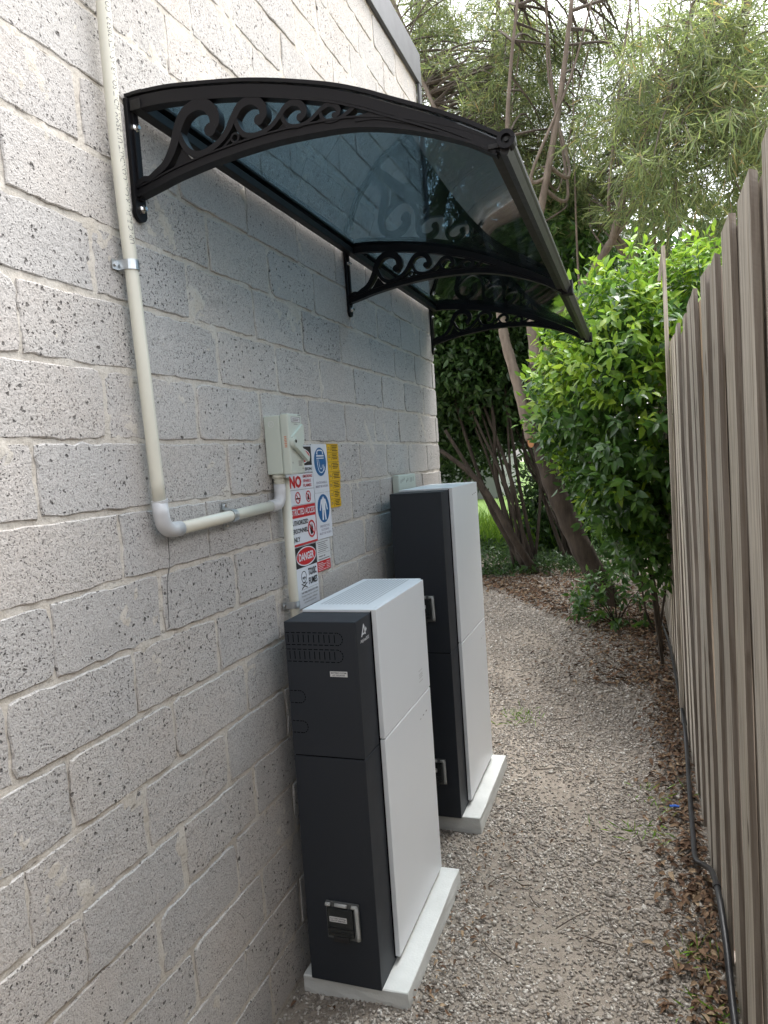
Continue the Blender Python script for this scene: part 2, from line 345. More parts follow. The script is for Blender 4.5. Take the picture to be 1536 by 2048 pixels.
def smooth_path(pts, n=6):
    P = [np.array(p, float) for p in pts]; out = []
    for i in range(len(P) - 1):
        p0, p1, p2, p3 = P[max(i - 1, 0)], P[i], P[i + 1], P[min(i + 2, len(P) - 1)]
        for k in range(n):
            t = k / n; out.append(0.5 * ((2 * p1) + (-p0 + p2) * t + (2 * p0 - 5 * p1 + 4 * p2 - p3) * t * t + (-p0 + 3 * p1 - 3 * p2 + p3) * t ** 3))
    out.append(P[-1]); return out
WALLAX = lambda u, v, w: (w, u, v)       # u along the wall, v up, w out of the wall
SIDEAX = lambda u, v, w: (u, w, v)       # u out of the wall, v up, w along the wall
_tc = {}
def text_geo(s, bold=0.0):
    if (s, bold) in _tc: return _tc[(s, bold)]
    cu = bpy.data.curves.new('text', 'FONT'); cu.body = s; cu.size = 1; cu.resolution_u = 2; cu.offset = bold
    ob = bpy.data.objects.new('text', cu); C.objects.link(ob); dg = bpy.context.evaluated_depsgraph_get(); dg.update()
    me = bpy.data.meshes.new_from_object(ob.evaluated_get(dg))
    v = np.array([p.co[:2] for p in me.vertices]); f = [tuple(p.vertices) for p in me.polygons]
    bpy.data.objects.remove(ob); bpy.data.curves.remove(cu); bpy.data.meshes.remove(me)
    lo = v.min(0); hi = v.max(0); v = (v - lo) / (hi - lo); asp = (hi - lo)[0] / (hi - lo)[1]
    _tc[(s, bold)] = (v, f, asp); return _tc[(s, bold)]
def lettering(s, u0, u1, v0, v1, d, axes, mat, parent, bold=0.02, name='lettering'):
    """flat print filling the rectangle u0..u1, v0..v1 at depth d"""
    v, f, _ = text_geo(s, bold)
    return mk(name, [axes(u0 + p[0] * (u1 - u0), v0 + p[1] * (v1 - v0), d) for p in v], f, mat, parent)

# ------------------------------------------------------------------ ground
def gz(x, y): return 0.012 * np.sin(x * 2.1 + 0.4) * np.cos(y * 0.9) + 0.006 * np.sin(x * 7 + y * 3.3) - 0.012
xs = np.concatenate([[-120, -40, -12], np.arange(-4, 4.01, 0.1), [12, 40, 120]]); ys = np.concatenate([[-40, -8, -2], np.arange(0, 12.01, 0.1), [16, 30, 70, 200]])
gx, gy = np.meshgrid(xs, ys); gv = np.stack([gx, gy, np.where((abs(gx) < 5) & (gy > -1) & (gy < 13), gz(gx, gy), -0.012)], -1).reshape(-1, 3)
nx = len(xs); qi = np.array([(j * nx + i, j * nx + i + 1, (j + 1) * nx + i + 1, (j + 1) * nx + i) for j in range(len(ys) - 1) for i in range(nx - 1)])
tag(bulk('ground', gv, None, 'dirt', quads=qi, smooth=True), kind='structure', label='packed dirt ground under the gravel')

M['lawn'] = plain('lawn_green', (0.075, 0.12, 0.03), 0.95, 0, 0.35, 4, 0.4, 0.1)
tag(mk('lawn', [(-60, 10.9, 0.02), (60, 10.9, 0.02), (60, 120, 0.02), (-60, 120, 0.02)], [(0, 1, 2, 3)], 'lawn'), kind='structure', label='green lawn beyond the thicket')
# ------------------------------------------------------------------ block wall
PY, PZ = 0.3165, 0.1445; YEND, ZTOP = 3.757, 3.475
wall = thing('block_wall', (0, 2, 0), 'pale grey pitted concrete block wall of the house on the left', 'wall')
def nz(y, z, s):   # cheap smooth noise
    return (np.sin(y * s * 1.3 + 1.7 * np.sin(z * s * 0.7)) * np.cos(z * s * 1.1 + 1.3 * np.sin(y * s * 0.9 + 2)) + 0.5 * np.sin(y * s * 3.1 + z * s * 2.3))
yy = np.arange(0.2, YEND + 0.001, 0.0118); zz = np.arange(-0.1, ZTOP + 0.001, 0.0118); YY, ZZ = np.meshgrid(yy, zz)
disp = -0.0024 + 0.0016 * nz(YY, ZZ, 7) + 0.0014 * nz(YY + 5, ZZ, 27) + rng.normal(0, 0.0007, YY.shape)
mv = np.stack([disp, YY, ZZ], -1).reshape(-1, 3); n1 = len(yy)
ii, jj = np.meshgrid(np.arange(n1 - 1), np.arange(len(zz) - 1)); a = (jj * n1 + ii).ravel()
bulk('mortar', mv, None, 'mortar', wall, quads=np.stack([a, a + 1, a + 1 + n1, a + n1], -1), smooth=True)
MB().box(-3.2, -0.02, -5.5, YEND - 0.004, -0.2, ZTOP).build('wall_core', 'mortar', wall)
MB().box(-0.0201, -0.001, -5.5, 0.199, -0.2, ZTOP).build('wall_face_behind_camera', 'mortar', wall)
def block(y0, y1, z0, z1):
    ny = max(3, int(round((y1 - y0) / 0.024))); nzv = 6; P = []
    jit = lambda s=0.0017: random.gauss(0, s)
    rc = random.choice((0.0, 0.001, 0.002, 0.003, 0.006)) 
    for i in range(ny): P.append((y0 + (y1 - y0) * i / ny, z0))
    for i in range(nzv): P.append((y1, z0 + (z1 - z0) * i / nzv))
    for i in range(ny): P.append((y1 - (y1 - y0) * i / ny, z1))
    for i in range(nzv): P.append((y0, z1 - (z1 - z0) * i / nzv))
    cy_, cz_ = (y0 + y1) / 2, (z0 + z1) / 2; Q = []
    for (y, z) in P:
        cor = (abs(y - y0) < 1e-6 or abs(y - y1) < 1e-6) and (abs(z - z0) < 1e-6 or abs(z - z1) < 1e-6)
        k = rc if cor else 0
        Q.append((y + jit() + (k if y < cy_ else -k), z + jit(0.0015) + (k if z < cz_ else -k)))
    n = len(Q); fx = random.uniform(-0.0004, 0.0018); tl = random.gauss(0, 0.004); tz = random.gauss(0, 0.008)
    fz = lambda y, z: fx + tl * (y - cy_) + tz * (z - cz_)
    inner = [(y + (cy_ - y) * 0.018, z + (cz_ - z) * 0.036) for y, z in Q]
    v = [(-0.03, y, z) for y, z in Q] + [(fz(y, z) - 0.0016 - abs(random.gauss(0, 0.0008)), y, z) for y, z in Q] + [(fz(y, z), y, z) for y, z in inner]
    f = [(i, (i + 1) % n, n + (i + 1) % n, n + i) for i in range(n)] + [(n + i, n + (i + 1) % n, 2 * n + (i + 1) % n, 2 * n + i) for i in range(n)]
    f.append(tuple(2 * n + i for i in range(n)))
    return v, f
for k in range(-4, 21):
    z0 = 0.57 + PZ * k; z1 = min(z0 + PZ, ZTOP + 0.006); z0 = max(z0, -0.05)
    j0 = (0.98 if k % 2 == 0 else 0.865) - PY * 3 + random.gauss(0, 0.003)
    while j0 < YEND - 0.02:
        a0 = max(j0, 0.05); a1 = min(j0 + PY + random.gauss(0, 0.004), YEND + 0.008)
        if a1 > 0.32 and a1 - a0 > 0.03:
            g = random.uniform(0.0035, 0.006); gv_ = random.uniform(0.004, 0.0065)
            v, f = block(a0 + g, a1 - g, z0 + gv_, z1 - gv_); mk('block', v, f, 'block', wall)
        j0 = j0 + PY
# roof edge
MB().box(0.003, 0.022, -5.5, YEND + 0.035, ZTOP - 0.012, ZTOP + 0.15, 0.003).build('roof_flashing', 'steel', wall)
MB().box(-3.2, 0.0, -5.5, YEND + 0.03, ZTOP + 0.003, ZTOP + 0.14).build('roof_edge', 'steel', wall)
MB().box(0.006, 0.02, YEND - 0.012, YEND + 0.034, 2.75, ZTOP - 0.014, 0.002).build('corner_flashing', 'steel', wall)
mk('crack', [], [], 'black', wall) if False else None
# old settlement crack below the elbow
cp = smooth_path([(1.335, 1.37), (1.333, 1.33), (1.330, 1.30), (1.318, 1.27), (1.314, 1.24), (1.312, 1.20), (1.309, 1.165)], 3)
MB().ribbon(cp, [0.0009 * (0.3 + random.random()) for _ in cp], 0.0005, 0.0032, WALLAX).build('crack', 'ink', wall)

# ------------------------------------------------------------------ awning
AW = [1.335, 2.555, 3.745]
awn = thing('door_awning', (0, 2.5, 2.2), 'curved blue-tinted awning with black scrolled brackets fixed high on the block wall', 'awning')
TOP = smooth_path([(0.0, 2.313), (0.07, 2.311), (0.144, 2.303), (0.302, 2.275), (0.449, 2.234), (0.53, 2.203), (0.592, 2.173), (0.676, 2.132), (0.74, 2.096), (0.80, 2.058)], 5)
UND = smooth_path([(0.0, 2.115), (0.06, 2.128), (0.113, 2.14), (0.21, 2.154), (0.33, 2.163), (0.442, 2.161), (0.524, 2.153), (0.606, 2.133), (0.673, 2.109), (0.738, 2.08), (0.79, 2.05)], 5)
def offset(path, d):
    P = np.array(path); out = []
    for i in range(len(P)):
        t = P[min(i + 1, len(P) - 1)] - P[max(i - 1, 0)]; t /= np.linalg.norm(t); out.append(P[i] + np.array([-t[1], t[0]]) * d)
    return out
def bracket(y, k):
    m = MB(); A = SIDEAX
    # rim channel that grips the sheet, upper and lower lips
    band = offset(TOP, -0.0115); wb = np.linspace(0.023, 0.017, len(band))
    m.ribbon(band, wb, y - 0.010, y + 0.010, A)
    m.ribbon(offset(TOP, 0.0065), [0.007] * len(TOP), y - 0.0125, y + 0.0125, A)
    m.ribbon(offset(TOP, -0.0245), [0.004] * len(TOP), y - 0.0115, y + 0.0115, A)
    # lower arc: flat web and bottom flange
    m.ribbon(UND, np.linspace(0.017, 0.014, len(UND)), y - 0.0075, y + 0.0075, A)
    m.ribbon(offset(UND, -0.0095), [0.005] * len(UND), y - 0.0128, y + 0.0128, A)
    m.ribbon(offset(UND, 0.0085), [0.0035] * len(UND), y - 0.0105, y + 0.0105, A)
    # wall plate with lugs for the bolts
    m.box(0.0012, 0.0105, y - 0.0185, y + 0.0185, 2.078, 2.312, 0.002)
    m.box(0.009, 0.016, y - 0.007, y + 0.007, 2.10, 2.29, 0.001)
    m.disc(0, 0, 0.0195, 0.0195, 0.0014, 0.0102, lambda u, v, ww: (ww, y + u, 2.076 + v), 20)
    # scroll strokes (x out of wall, z up)
    S = [([(0.004, 2.128), (0.03, 2.140), (0.045, 2.139), (0.063, 2.147), (0.085, 2.158), (0.103, 2.178), (0.117, 2.203), (0.127, 2.228), (0.145, 2.252), (0.172, 2.262), (0.198, 2.255), (0.213, 2.237), (0.214, 2.217), (0.204, 2.205)],
          [0.010, 0.012, 0.011, 0.013, 0.016, 0.018, 0.020, 0.021, 0.022, 0.023, 0.024, 0.024, 0.022, 0.014], 0.0112),
         ([(0.126, 2.225), (0.132, 2.200), (0.146, 2.176), (0.168, 2.164), (0.192, 2.166), (0.222, 2.178), (0.243, 2.196), (0.258, 2.217), (0.274, 2.236), (0.294, 2.243), (0.313, 2.238), (0.325, 2.224), (0.326, 2.208), (0.317, 2.199)],
          [0.010, 0.012, 0.013, 0.013, 0.012, 0.012, 0.013, 0.015, 0.016, 0.017, 0.018, 0.018, 0.016, 0.010], 0.0108),
         ([(0.262, 2.218), (0.266, 2.200), (0.277, 2.183), (0.295, 2.175), (0.318, 2.175), (0.342, 2.183), (0.360, 2.197), (0.374, 2.211), (0.390, 2.217), (0.405, 2.213), (0.414, 2.202), (0.414, 2.190), (0.407, 2.184)],
          [0.008, 0.010, 0.010, 0.010, 0.009, 0.009, 0.010, 0.011, 0.012, 0.013, 0.013, 0.012, 0.008], 0.0104),
         ([(0.366, 2.202), (0.369, 2.190), (0.378, 2.178), (0.392, 2.172), (0.412, 2.172), (0.430, 2.178), (0.444, 2.187), (0.456, 2.194), (0.469, 2.197), (0.481, 2.192), (0.487, 2.184), (0.486, 2.176), (0.480, 2.172)],
          [0.007, 0.008, 0.008, 0.008, 0.007, 0.007, 0.008, 0.009, 0.010, 0.010, 0.010, 0.009, 0.006], 0.0100),
         ([(0.449, 2.187), (0.452, 2.176), (0.462, 2.167), (0.478, 2.165), (0.498, 2.170), (0.514, 2.178), (0.530, 2.190)], [0.006, 0.007, 0.007, 0.006, 0.007, 0.008, 0.009], 0.0096),
         ([(0.520, 2.158), (0.560, 2.156), (0.60, 2.146), (0.66, 2.125)], [0.010, 0.014, 0.020, 0.022], 0.0092)]
    for pts, ws, th in S:
        pp = smooth_path(pts, 5); wi = np.interp(np.linspace(0, len(ws) - 1, len(pp)), range(len(ws)), ws)
        m.ribbon(pp, wi, y - th, y + th, A)
    for (u, v, r_, th) in [(0.203, 2.206, 0.0135, 0.0116), (0.316, 2.201, 0.0105, 0.0110), (0.406, 2.186, 0.0075, 0.0106), (0.479, 2.174, 0.006, 0.0102)]:
        m.disc(u, v, r_, r_, y - th, y + th, A, 18)
    # pierced webs between scrolls and lower arc
    m.prism([(0.103, 2.150), (0.150, 2.158), (0.128, 2.185)], y - 0.004, y + 0.004, A)
    m.ring(0.259, 2.178, 0.0065, 0.0105, y - 0.011, y + 0.011, A, 16)
    m.ribbon([(0.225, 2.166), (0.252, 2.185)], [0.005, 0.005], y - 0.006, y + 0.006, A); m.ribbon([(0.292, 2.168), (0.266, 2.185)], [0.005, 0.005], y - 0.0061, y + 0.0061, A)
    m.prism([(0.345, 2.171), (0.385, 2.171), (0.366, 2.186)], y - 0.004, y + 0.004, A)
    m.prism([(0.425, 2.168), (0.460, 2.165), (0.446, 2.178)], y - 0.004, y + 0.004, A)
    b = m.build('bracket', 'awn', awn)
    for zb in (2.254, 2.083):
        q = MB().tube([(0.010, y, zb), (0.0155, y, zb), (0.0185, y, zb)], [0.0095, 0.009, 0.005], 14); q.tube([(0.0185, y, zb), (0.024, y, zb)], 0.0045, 6)
        q.build('bolt', 'bolt', b)
for k, y in enumerate(AW): bracket(y, k)
# sheet: solid thin polycarbonate following the brackets
t0 = offset(TOP[1:], 0.0018); nT = len(t0); sv = []; sf = []; yA, yB = AW[0] - 0.005, AW[2] + 0.005
for off, flip in ((0.0, False), (-0.0032, True)):      # upper and lower skin keep their own normals
    b0_ = len(sv); sv += [(p[0], y, p[1] + off) for y in (yA, yB) for p in t0]
    sf += [((b0_ + i, b0_ + i + 1, b0_ + nT + i + 1, b0_ + nT + i) if flip else (b0_ + nT + i, b0_ + nT + i + 1, b0_ + i + 1, b0_ + i)) for i in range(nT - 1)]
for y in (yA, yB):                                     # end strips
    b0_ = len(sv); sv += [(p[0], y, p[1] - off) for off in (0.0, 0.0032) for p in t0]; sf += [(b0_ + i, b0_ + i + 1, b0_ + nT + i + 1, b0_ + nT + i) for i in range(nT - 1)]
sh = mk('awning_sheet', sv, sf, 'sheet', awn, True)
m = MB().box(0.014, 0.040, AW[0] - 0.014, AW[2] + 0.014, 2.2835, 2.3055, 0.002); m.box(0.017, 0.046, AW[0] - 0.0139, AW[2] + 0.0139, 2.3157, 2.323, 0.001)
m.build('rear_rail', 'rail', awn)
m = MB().tube([(0.806, AW[0] - 0.018, 2.0555), (0.806, AW[2] + 0.018, 2.0555)], 0.0125, 16)
m.box(0.772, 0.803, AW[0] - 0.016, AW[2] + 0.016, 2.0465, 2.0545, 0.001); m.prism([(0.802, 2.062), (0.818, 2.054), (0.806, 2.030), (0.792, 2.038)], AW[0] - 0.0165, AW[2] + 0.0165, SIDEAX)
fr = m.build('front_rail', 'rail', awn)
MB().ring(0.806, 2.0555, 0.009, 0.0165, AW[0] - 0.026, AW[0] - 0.004, SIDEAX, 18).build('end_cap', 'awn', fr)
MB().tube([(0.806, AW[0] - 0.019, 2.0555), (0.806, AW[0] - 0.0235, 2.0555)], 0.004, 10).build('screw', 'rail', fr)
for y in AW[1:]: MB().box(0.786, 0.825, y - 0.02, y + 0.02, 2.026, 2.073, 0.004).build('rail_joiner', 'awn', fr)

# ------------------------------------------------------------------ conduits, saddles
RC = 0.0142; XC = 0.026
def arc(c, r, a0, a1, n=9): return [(XC, c[0] + r * math.cos(a0 + (a1 - a0) * k / n), c[1] + r * math.sin(a0 + (a1 - a0) * k / n)) for k in range(n + 1)]
con = thing('conduit', (XC, 1.29, 1.40), 'cream electrical conduit running down the wall and across to the isolator switch', 'conduit')
MB().tube(smooth_path([(XC, 1.250, 3.47), (XC, 1.250, 2.6), (XC, 1.251, 2.2), (XC, 1.264, 1.9), (XC, 1.285, 1.44)], 6), RC, 18).build('vertical_pipe', 'pvc', con, True)
MB().tube([(XC, 1.335, 1.383), (XC, 1.79, 1.3995)], RC, 18).build('horizontal_pipe', 'pvc', con, True)
MB().tube([(XC, 1.2845, 1.448)] + [(XC, 1.286, 1.418)] + arc((1.320, 1.417), 0.033, math.pi, 1.5 * math.pi) + [(XC, 1.349, 1.3835)], 0.0172, 18).build('elbow', 'pvcg', con, True)
MB().tube([(XC, 1.775, 1.399)] + arc((1.806, 1.433), 0.034, 1.5 * math.pi, 2 * math.pi) + [(XC, 1.840, 1.458)], 0.0172, 18).build('elbow', 'pvcg', con, True)
MB().tube([(XC, 1.2858, 1.447), (XC, 1.2850, 1.452)], 0.0182, 18).build('elbow_lip', 'pvcg', con)
m = MB()
for zz_ in (1.461, 1.4655, 1.470): m.tube([(XC, 1.840, zz_ - 0.0014), (XC, 1.840, zz_ + 0.0014)], 0.0165, 18)
m.tube([(XC, 1.840, 1.455), (XC, 1.840, 1.478)], 0.0150, 18); m.tube([(XC, 1.840, 1.4745), (XC, 1.840, 1.487)], 0.0195, 18); m.build('gland', 'pvc', con, True)
# print along the pipe, wrapped on the tube
v, f, asp = text_geo('UPVC ELECTRICAL CONDUIT UV 25MM HD-T SOLAR AS/NZS 2053.2  CONDUIT', 0.0)
H = 0.0105; z0, L = 1.985, 0.52; ang0 = R(-18)
pv = []
for a_, b_ in v:
    z = z0 + a_ * L; yc = np.interp(z, [1.44, 1.9, 2.2, 2.6], [1.285, 1.264, 1.251, 1.250]); an = ang0 - (b_ - 0.5) * H / RC
    pv.append((XC + (RC + 0.0005) * math.cos(an), yc + (RC + 0.0005) * math.sin(an), z))
mk('lettering', pv, f, 'ink', con)
con2 = thing('conduit', (XC, 1.873, 1.0), 'short cream conduit dropping from the isolator switch behind the nearer battery cabinet', 'conduit')
MB().tube([(XC, 1.8735, 1.475), (XC, 1.8735, 0.86)], RC, 18).build('pipe', 'pvc', con2, True)
def saddle(p, axis, label, r=RC):
    """half-round strap saddle with two lugs; axis 'z' = vertical pipe, 'y' = horizontal pipe"""
    o = thing('pipe_saddle', p, label, 'pipe clip', 'zinc saddles that hold the conduits'); m = MB(); wd = 0.010
    mp = (lambda s, x, wv: (p[0] - XC + x, p[1] + s, p[2] + wv)) if axis == 'z' else (lambda s, x, wv: (p[0] - XC + x, p[1] + wv, p[2] + s))
    path = [(-0.034, 0.006), (-r - 0.003, 0.006)] + [(-(r + 0.0016) * math.cos(math.pi * k / 10), XC + (r + 0.0016) * math.sin(math.pi * k / 10)) for k in range(11)] + [(r + 0.003, 0.006), (0.034, 0.006)]
    m.ribbon(path, [0.0022] * len(path), -wd, wd, mp)
    m.build('strap', 'zinc', o)
    for s in (-0.026, 0.026): MB().disc(s, 0, 0.0045, 0.0045, 0.007, 0.0105, lambda u, vv, d: mp(u, d, vv), 12).build('screw', 'bolt', o)
saddle((XC, 1.262, 1.944), 'z', 'zinc saddle clamping the tall vertical conduit below the awning')
saddle((XC, 1.570, 1.3915), 'y', 'zinc saddle clamping the horizontal run of conduit')
saddle((XC, 1.8735, 1.098), 'z', 'zinc saddle on the short conduit just above the nearer battery cabinet')

# ------------------------------------------------------------------ isolator switch
iso = thing('isolator_switch', (0, 1.86, 1.485), 'pale green-grey isolator switch box with diagonal lever on the block wall', 'switch')
MB().box(0.0025, 0.054, 1.8165, 1.8995, 1.4865, 1.6545, 0.004).build('switch_base', 'iso', iso)
cov = MB().box(0.0555, 0.0815, 1.814, 1.902, 1.484, 1.657, 0.005).build('switch_cover', 'iso', iso)
m = MB(); m.prism([(1.822, 1.566), (1.824, 1.590), (1.895, 1.628), (1.900, 1.622), (1.898, 1.575), (1.860, 1.545)], 0.0805, 0.088, WALLAX); m.build('cover_ridge', 'iso', cov)
lev = MB().ribbon([(1.823, 1.577), (1.845, 1.563), (1.880, 1.541), (1.908, 1.524)], [0.024, 0.020, 0.016, 0.013], 0.0835, 0.0960, WALLAX).build('lever', 'iso', iso)
MB().disc(1.826, 1.577, 0.005, 0.005, 0.0962, 0.0970, WALLAX, 14).build('pivot', 'gap', lev)
MB().disc(1.832, 1.573, 0.016, 0.016, 0.0815, 0.0945, WALLAX, 20).build('lever_hub', 'iso', iso)
MB().box(0.0817, 0.0821, 1.832, 1.892, 1.632, 1.648).build('rating_label', 'label', cov)
m = MB(); m.ring(0, 0, 0, 0, 0, 0, WALLAX, 3) if False else None
for (u0, u1, v0, v1) in [(1.834, 1.890, 1.6325, 1.6338), (1.834, 1.890, 1.6462, 1.6475), (1.834, 1.8355, 1.6338, 1.6462), (1.8885, 1.890, 1.6338, 1.6462), (1.842, 1.882, 1.641, 1.643), (1.842, 1.878, 1.637, 1.639), (1.876, 1.896, 1.6525, 1.6545), (1.850, 1.872, 1.626, 1.6275)]: m.box(0.0822, 0.0825, u0, u1, v0, v1)
for q in range(5): m.box(0.0817, 0.0820, 1.862, 1.884, 1.520 - q * 0.0032, 1.5215 - q * 0.0032)
m.box(0.0817, 0.0820, 1.886, 1.890, 1.497, 1.501); m.box(0.0817, 0.0820, 1.824, 1.827, 1.515, 1.519)
tag(m.build('rating_print', 'ink', cov), kind='stuff')
m = MB().ring(0.026, 1.630, 0.0078, 0.0092, 1.8158, 1.8163, SIDEAX, 22); m.ribbon([(0.0225, 1.634), (0.0235, 1.626), (0.026, 1.632), (0.0285, 1.626), (0.0295, 1.634)], [0.0014] * 5, 1.8158, 1.8163, SIDEAX)
m.build('emblem', 'label', iso)
m = MB()
for q in range(7): m.box(0.0655 + (q % 2) * 0.001, 0.0735, 1.8135, 1.8138, 1.561 + q * 0.0048, 1.564 + q * 0.0048)
m.build('orange_print', 'orange', cov)

# ------------------------------------------------------------------ signs on the wall
def sign(name, u0, u1, v0, v1, mat, label, cat='sign', d=0.0062, group=None):
    o = thing(name, (d, (u0 + u1) / 2, v0), label, cat, group)
    MB().box(d - 0.004, d, u0, u1, v0, v1).build('backing', mat, o); return o
def rect(o, u0, u1, v0, v1, mat, lift=1, name='print'):
    d = o.location.x + 0.00045 * lift
    return MB().box(d - 0.0004, d, u0, u1, v0, v1).build(name, mat, o)
def txt(o, s, u0, u1, v0, v1, mat='black', lift=2, bold=0.02): return lettering(s, u0, u1, v0, v1, o.location.x + 0.00045 * lift, WALLAX, mat, o, bold)
def prohib(o, cu, cv, r, lift=2):
    d = o.location.x + 0.00045 * lift
    MB().ring(cu, cv, r * 0.80, r, d - 0.0003, d, WALLAX, 26).build('prohibition_ring', 'red', o)
    MB().ribbon([(cu - r * 0.62, cv + r * 0.62), (cu + r * 0.62, cv - r * 0.62)], [r * 0.17] * 2, d, d + 0.0003, WALLAX).build('prohibition_bar', 'red', o)
D0 = 1.905
o = sign('danger_sign', D0, 2.113, 1.487, 1.571, 'vinyl', 'danger sign mostly hidden behind the isolator switch, red oval on black')
rect(o, D0 + 0.003, 2.110, 1.508, 1.568, 'black'); d = o.location.x
MB().disc(2.010, 1.538, 0.087, 0.025, d + 0.0006, d + 0.0009, WALLAX, 36).build('oval', 'red', o); MB().ring(2.010, 1.538, 0.087, 0.090, d + 0.0006, d + 0.00095, WALLAX, 36, 0.29).build('oval_rim', 'vinyl', o)
txt(o, 'DANGER', 1.945, 2.083, 1.526, 1.550, 'vinyl', 3); txt(o, 'EXPLOSION', 1.99, 2.104, 1.4915, 1.5015)
o = sign('no_smoking_sign', D0, 2.112, 1.386, 1.4855, 'vinyl', 'no smoking sparks flames sign with red prohibition rings below the isolator switch')
rect(o, D0 + 0.002, 2.110, 1.4825, 1.4845, 'ink'); rect(o, D0 + 0.002, 2.110, 1.4325, 1.4335, 'ink')
txt(o, 'NO', 1.940, 2.022, 1.439, 1.477, 'red', bold=0.05)
for q, s in enumerate(('SMOKING', 'SPARKS', 'FLAMES')): txt(o, s, 2.036, 2.104 - (0.0, 0.012, 0.010)[q], 1.469 - q * 0.0145, 1.4785 - q * 0.0145, 'red')
for cu in (1.990, 2.066): prohib(o, cu, 1.4085, 0.0185)
MB().ribbon([(1.976, 1.406), (2.003, 1.406)], [0.004] * 2, d + 0.0007, d + 0.00095, WALLAX).build('cigarette', 'black', o)
MB().prism([(2.058, 1.400), (2.066, 1.397), (2.073, 1.401), (2.072, 1.410), (2.066, 1.419), (2.064, 1.410), (2.059, 1.408)], d + 0.0007, d + 0.00095, WALLAX).build('flame', 'black', o)
o = sign('restricted_access_sign', D0, 2.1125, 1.2585, 1.3845, 'vinyl', 'restricted access sign with red heading and crossed black hand, behind the short conduit')
rect(o, D0, 2.1115, 1.3465, 1.3835, 'red', name='heading'); txt(o, 'RESTRICTED ACCESS', 1.918, 2.104, 1.3545, 1.3755, 'vinyl', 3)
rect(o, D0, 2.1115, 1.2592, 1.2655, 'red', name='border'); rect(o, 2.1085, 2.1118, 1.2658, 1.3460, 'red', name='border')
for q, (s, e) in enumerate((('AUTHORIZED', 2.050), ('PERSONNEL', 2.045), ('ONLY', 1.985))): txt(o, s, 1.925, e, 1.324 - q * 0.0255, 1.339 - q * 0.0255, 'black')
d = o.location.x
MB().prism([(2.064, 1.287), (2.078, 1.287), (2.084, 1.300), (2.080, 1.318), (2.076, 1.304), (2.074, 1.322), (2.070, 1.305), (2.066, 1.320), (2.064, 1.304), (2.059, 1.312)], d + 0.0005, d + 0.0008, WALLAX).build('hand', 'black', o)
prohib(o, 2.0715, 1.304, 0.028, 3)
o = sign('toxic_fumes_sign', D0 + 0.01, 2.094, 1.066, 1.2565, 'vinyl', 'danger toxic fumes sign with red oval and skull, lowest of the left column')
rect(o, D0 + 0.011, 2.0935, 1.190, 1.2555, 'black'); d = o.location.x
MB().disc(2.018, 1.2225, 0.070, 0.0285, d + 0.0006, d + 0.0009, WALLAX, 40).build('oval', 'red', o); MB().ring(2.018, 1.2225, 0.068, 0.0715, d + 0.0006, d + 0.00105, WALLAX, 40, 0.41).build('oval_rim', 'vinyl', o)
txt(o, 'DANGER', 1.964, 2.072, 1.2105, 1.2350, 'vinyl', 3, 0.03)
txt(o, 'TOXIC', 2.022, 2.083, 1.158, 1.182, bold=0.03); txt(o, 'FUMES', 2.022, 2.086, 1.130, 1.152, bold=0.03)
m = MB().ring(1.990, 1.160, 0.0165, 0.0185, d + 0.0004, d + 0.0008, WALLAX, 24); m.disc(1.984, 1.157, 0.0042, 0.0042, d + 0.0004, d + 0.0008, WALLAX, 12); m.disc(1.996, 1.157, 0.0042, 0.0042, d + 0.0004, d + 0.0008, WALLAX, 12)
m.prism([(1.988, 1.149), (1.992, 1.149), (1.990, 1.154)], d + 0.0004, d + 0.0008, WALLAX)
for q in (-1, 1): m.ribbon([(1.990 - q * 0.020, 1.124), (1.990 + q * 0.020, 1.140)], [0.0034] * 2, d + 0.0004, d + 0.0008 + 0.0001 * q, WALLAX)
m.box(d + 0.0004, d + 0.0008, 1.982, 1.998, 1.1395, 1.144); m.build('skull', 'black', o)
rect(o, 1.965, 2.086, 1.1205, 1.1212, 'ink'); txt(o, 'THIS WELL-VENTILATED AREA', 1.964, 2.086, 1.108, 1.114, bold=0.02)
for q, s in enumerate(('Fumes may be released', 'do not enter without', 'protective equipment')): txt(o, s, 1.965 + 0.008 * q, 2.084 - 0.008 * q, 1.097 - q * 0.0105, 1.103 - q * 0.0105, 'ink', bold=0.01)
CB = lambda dd, f: f
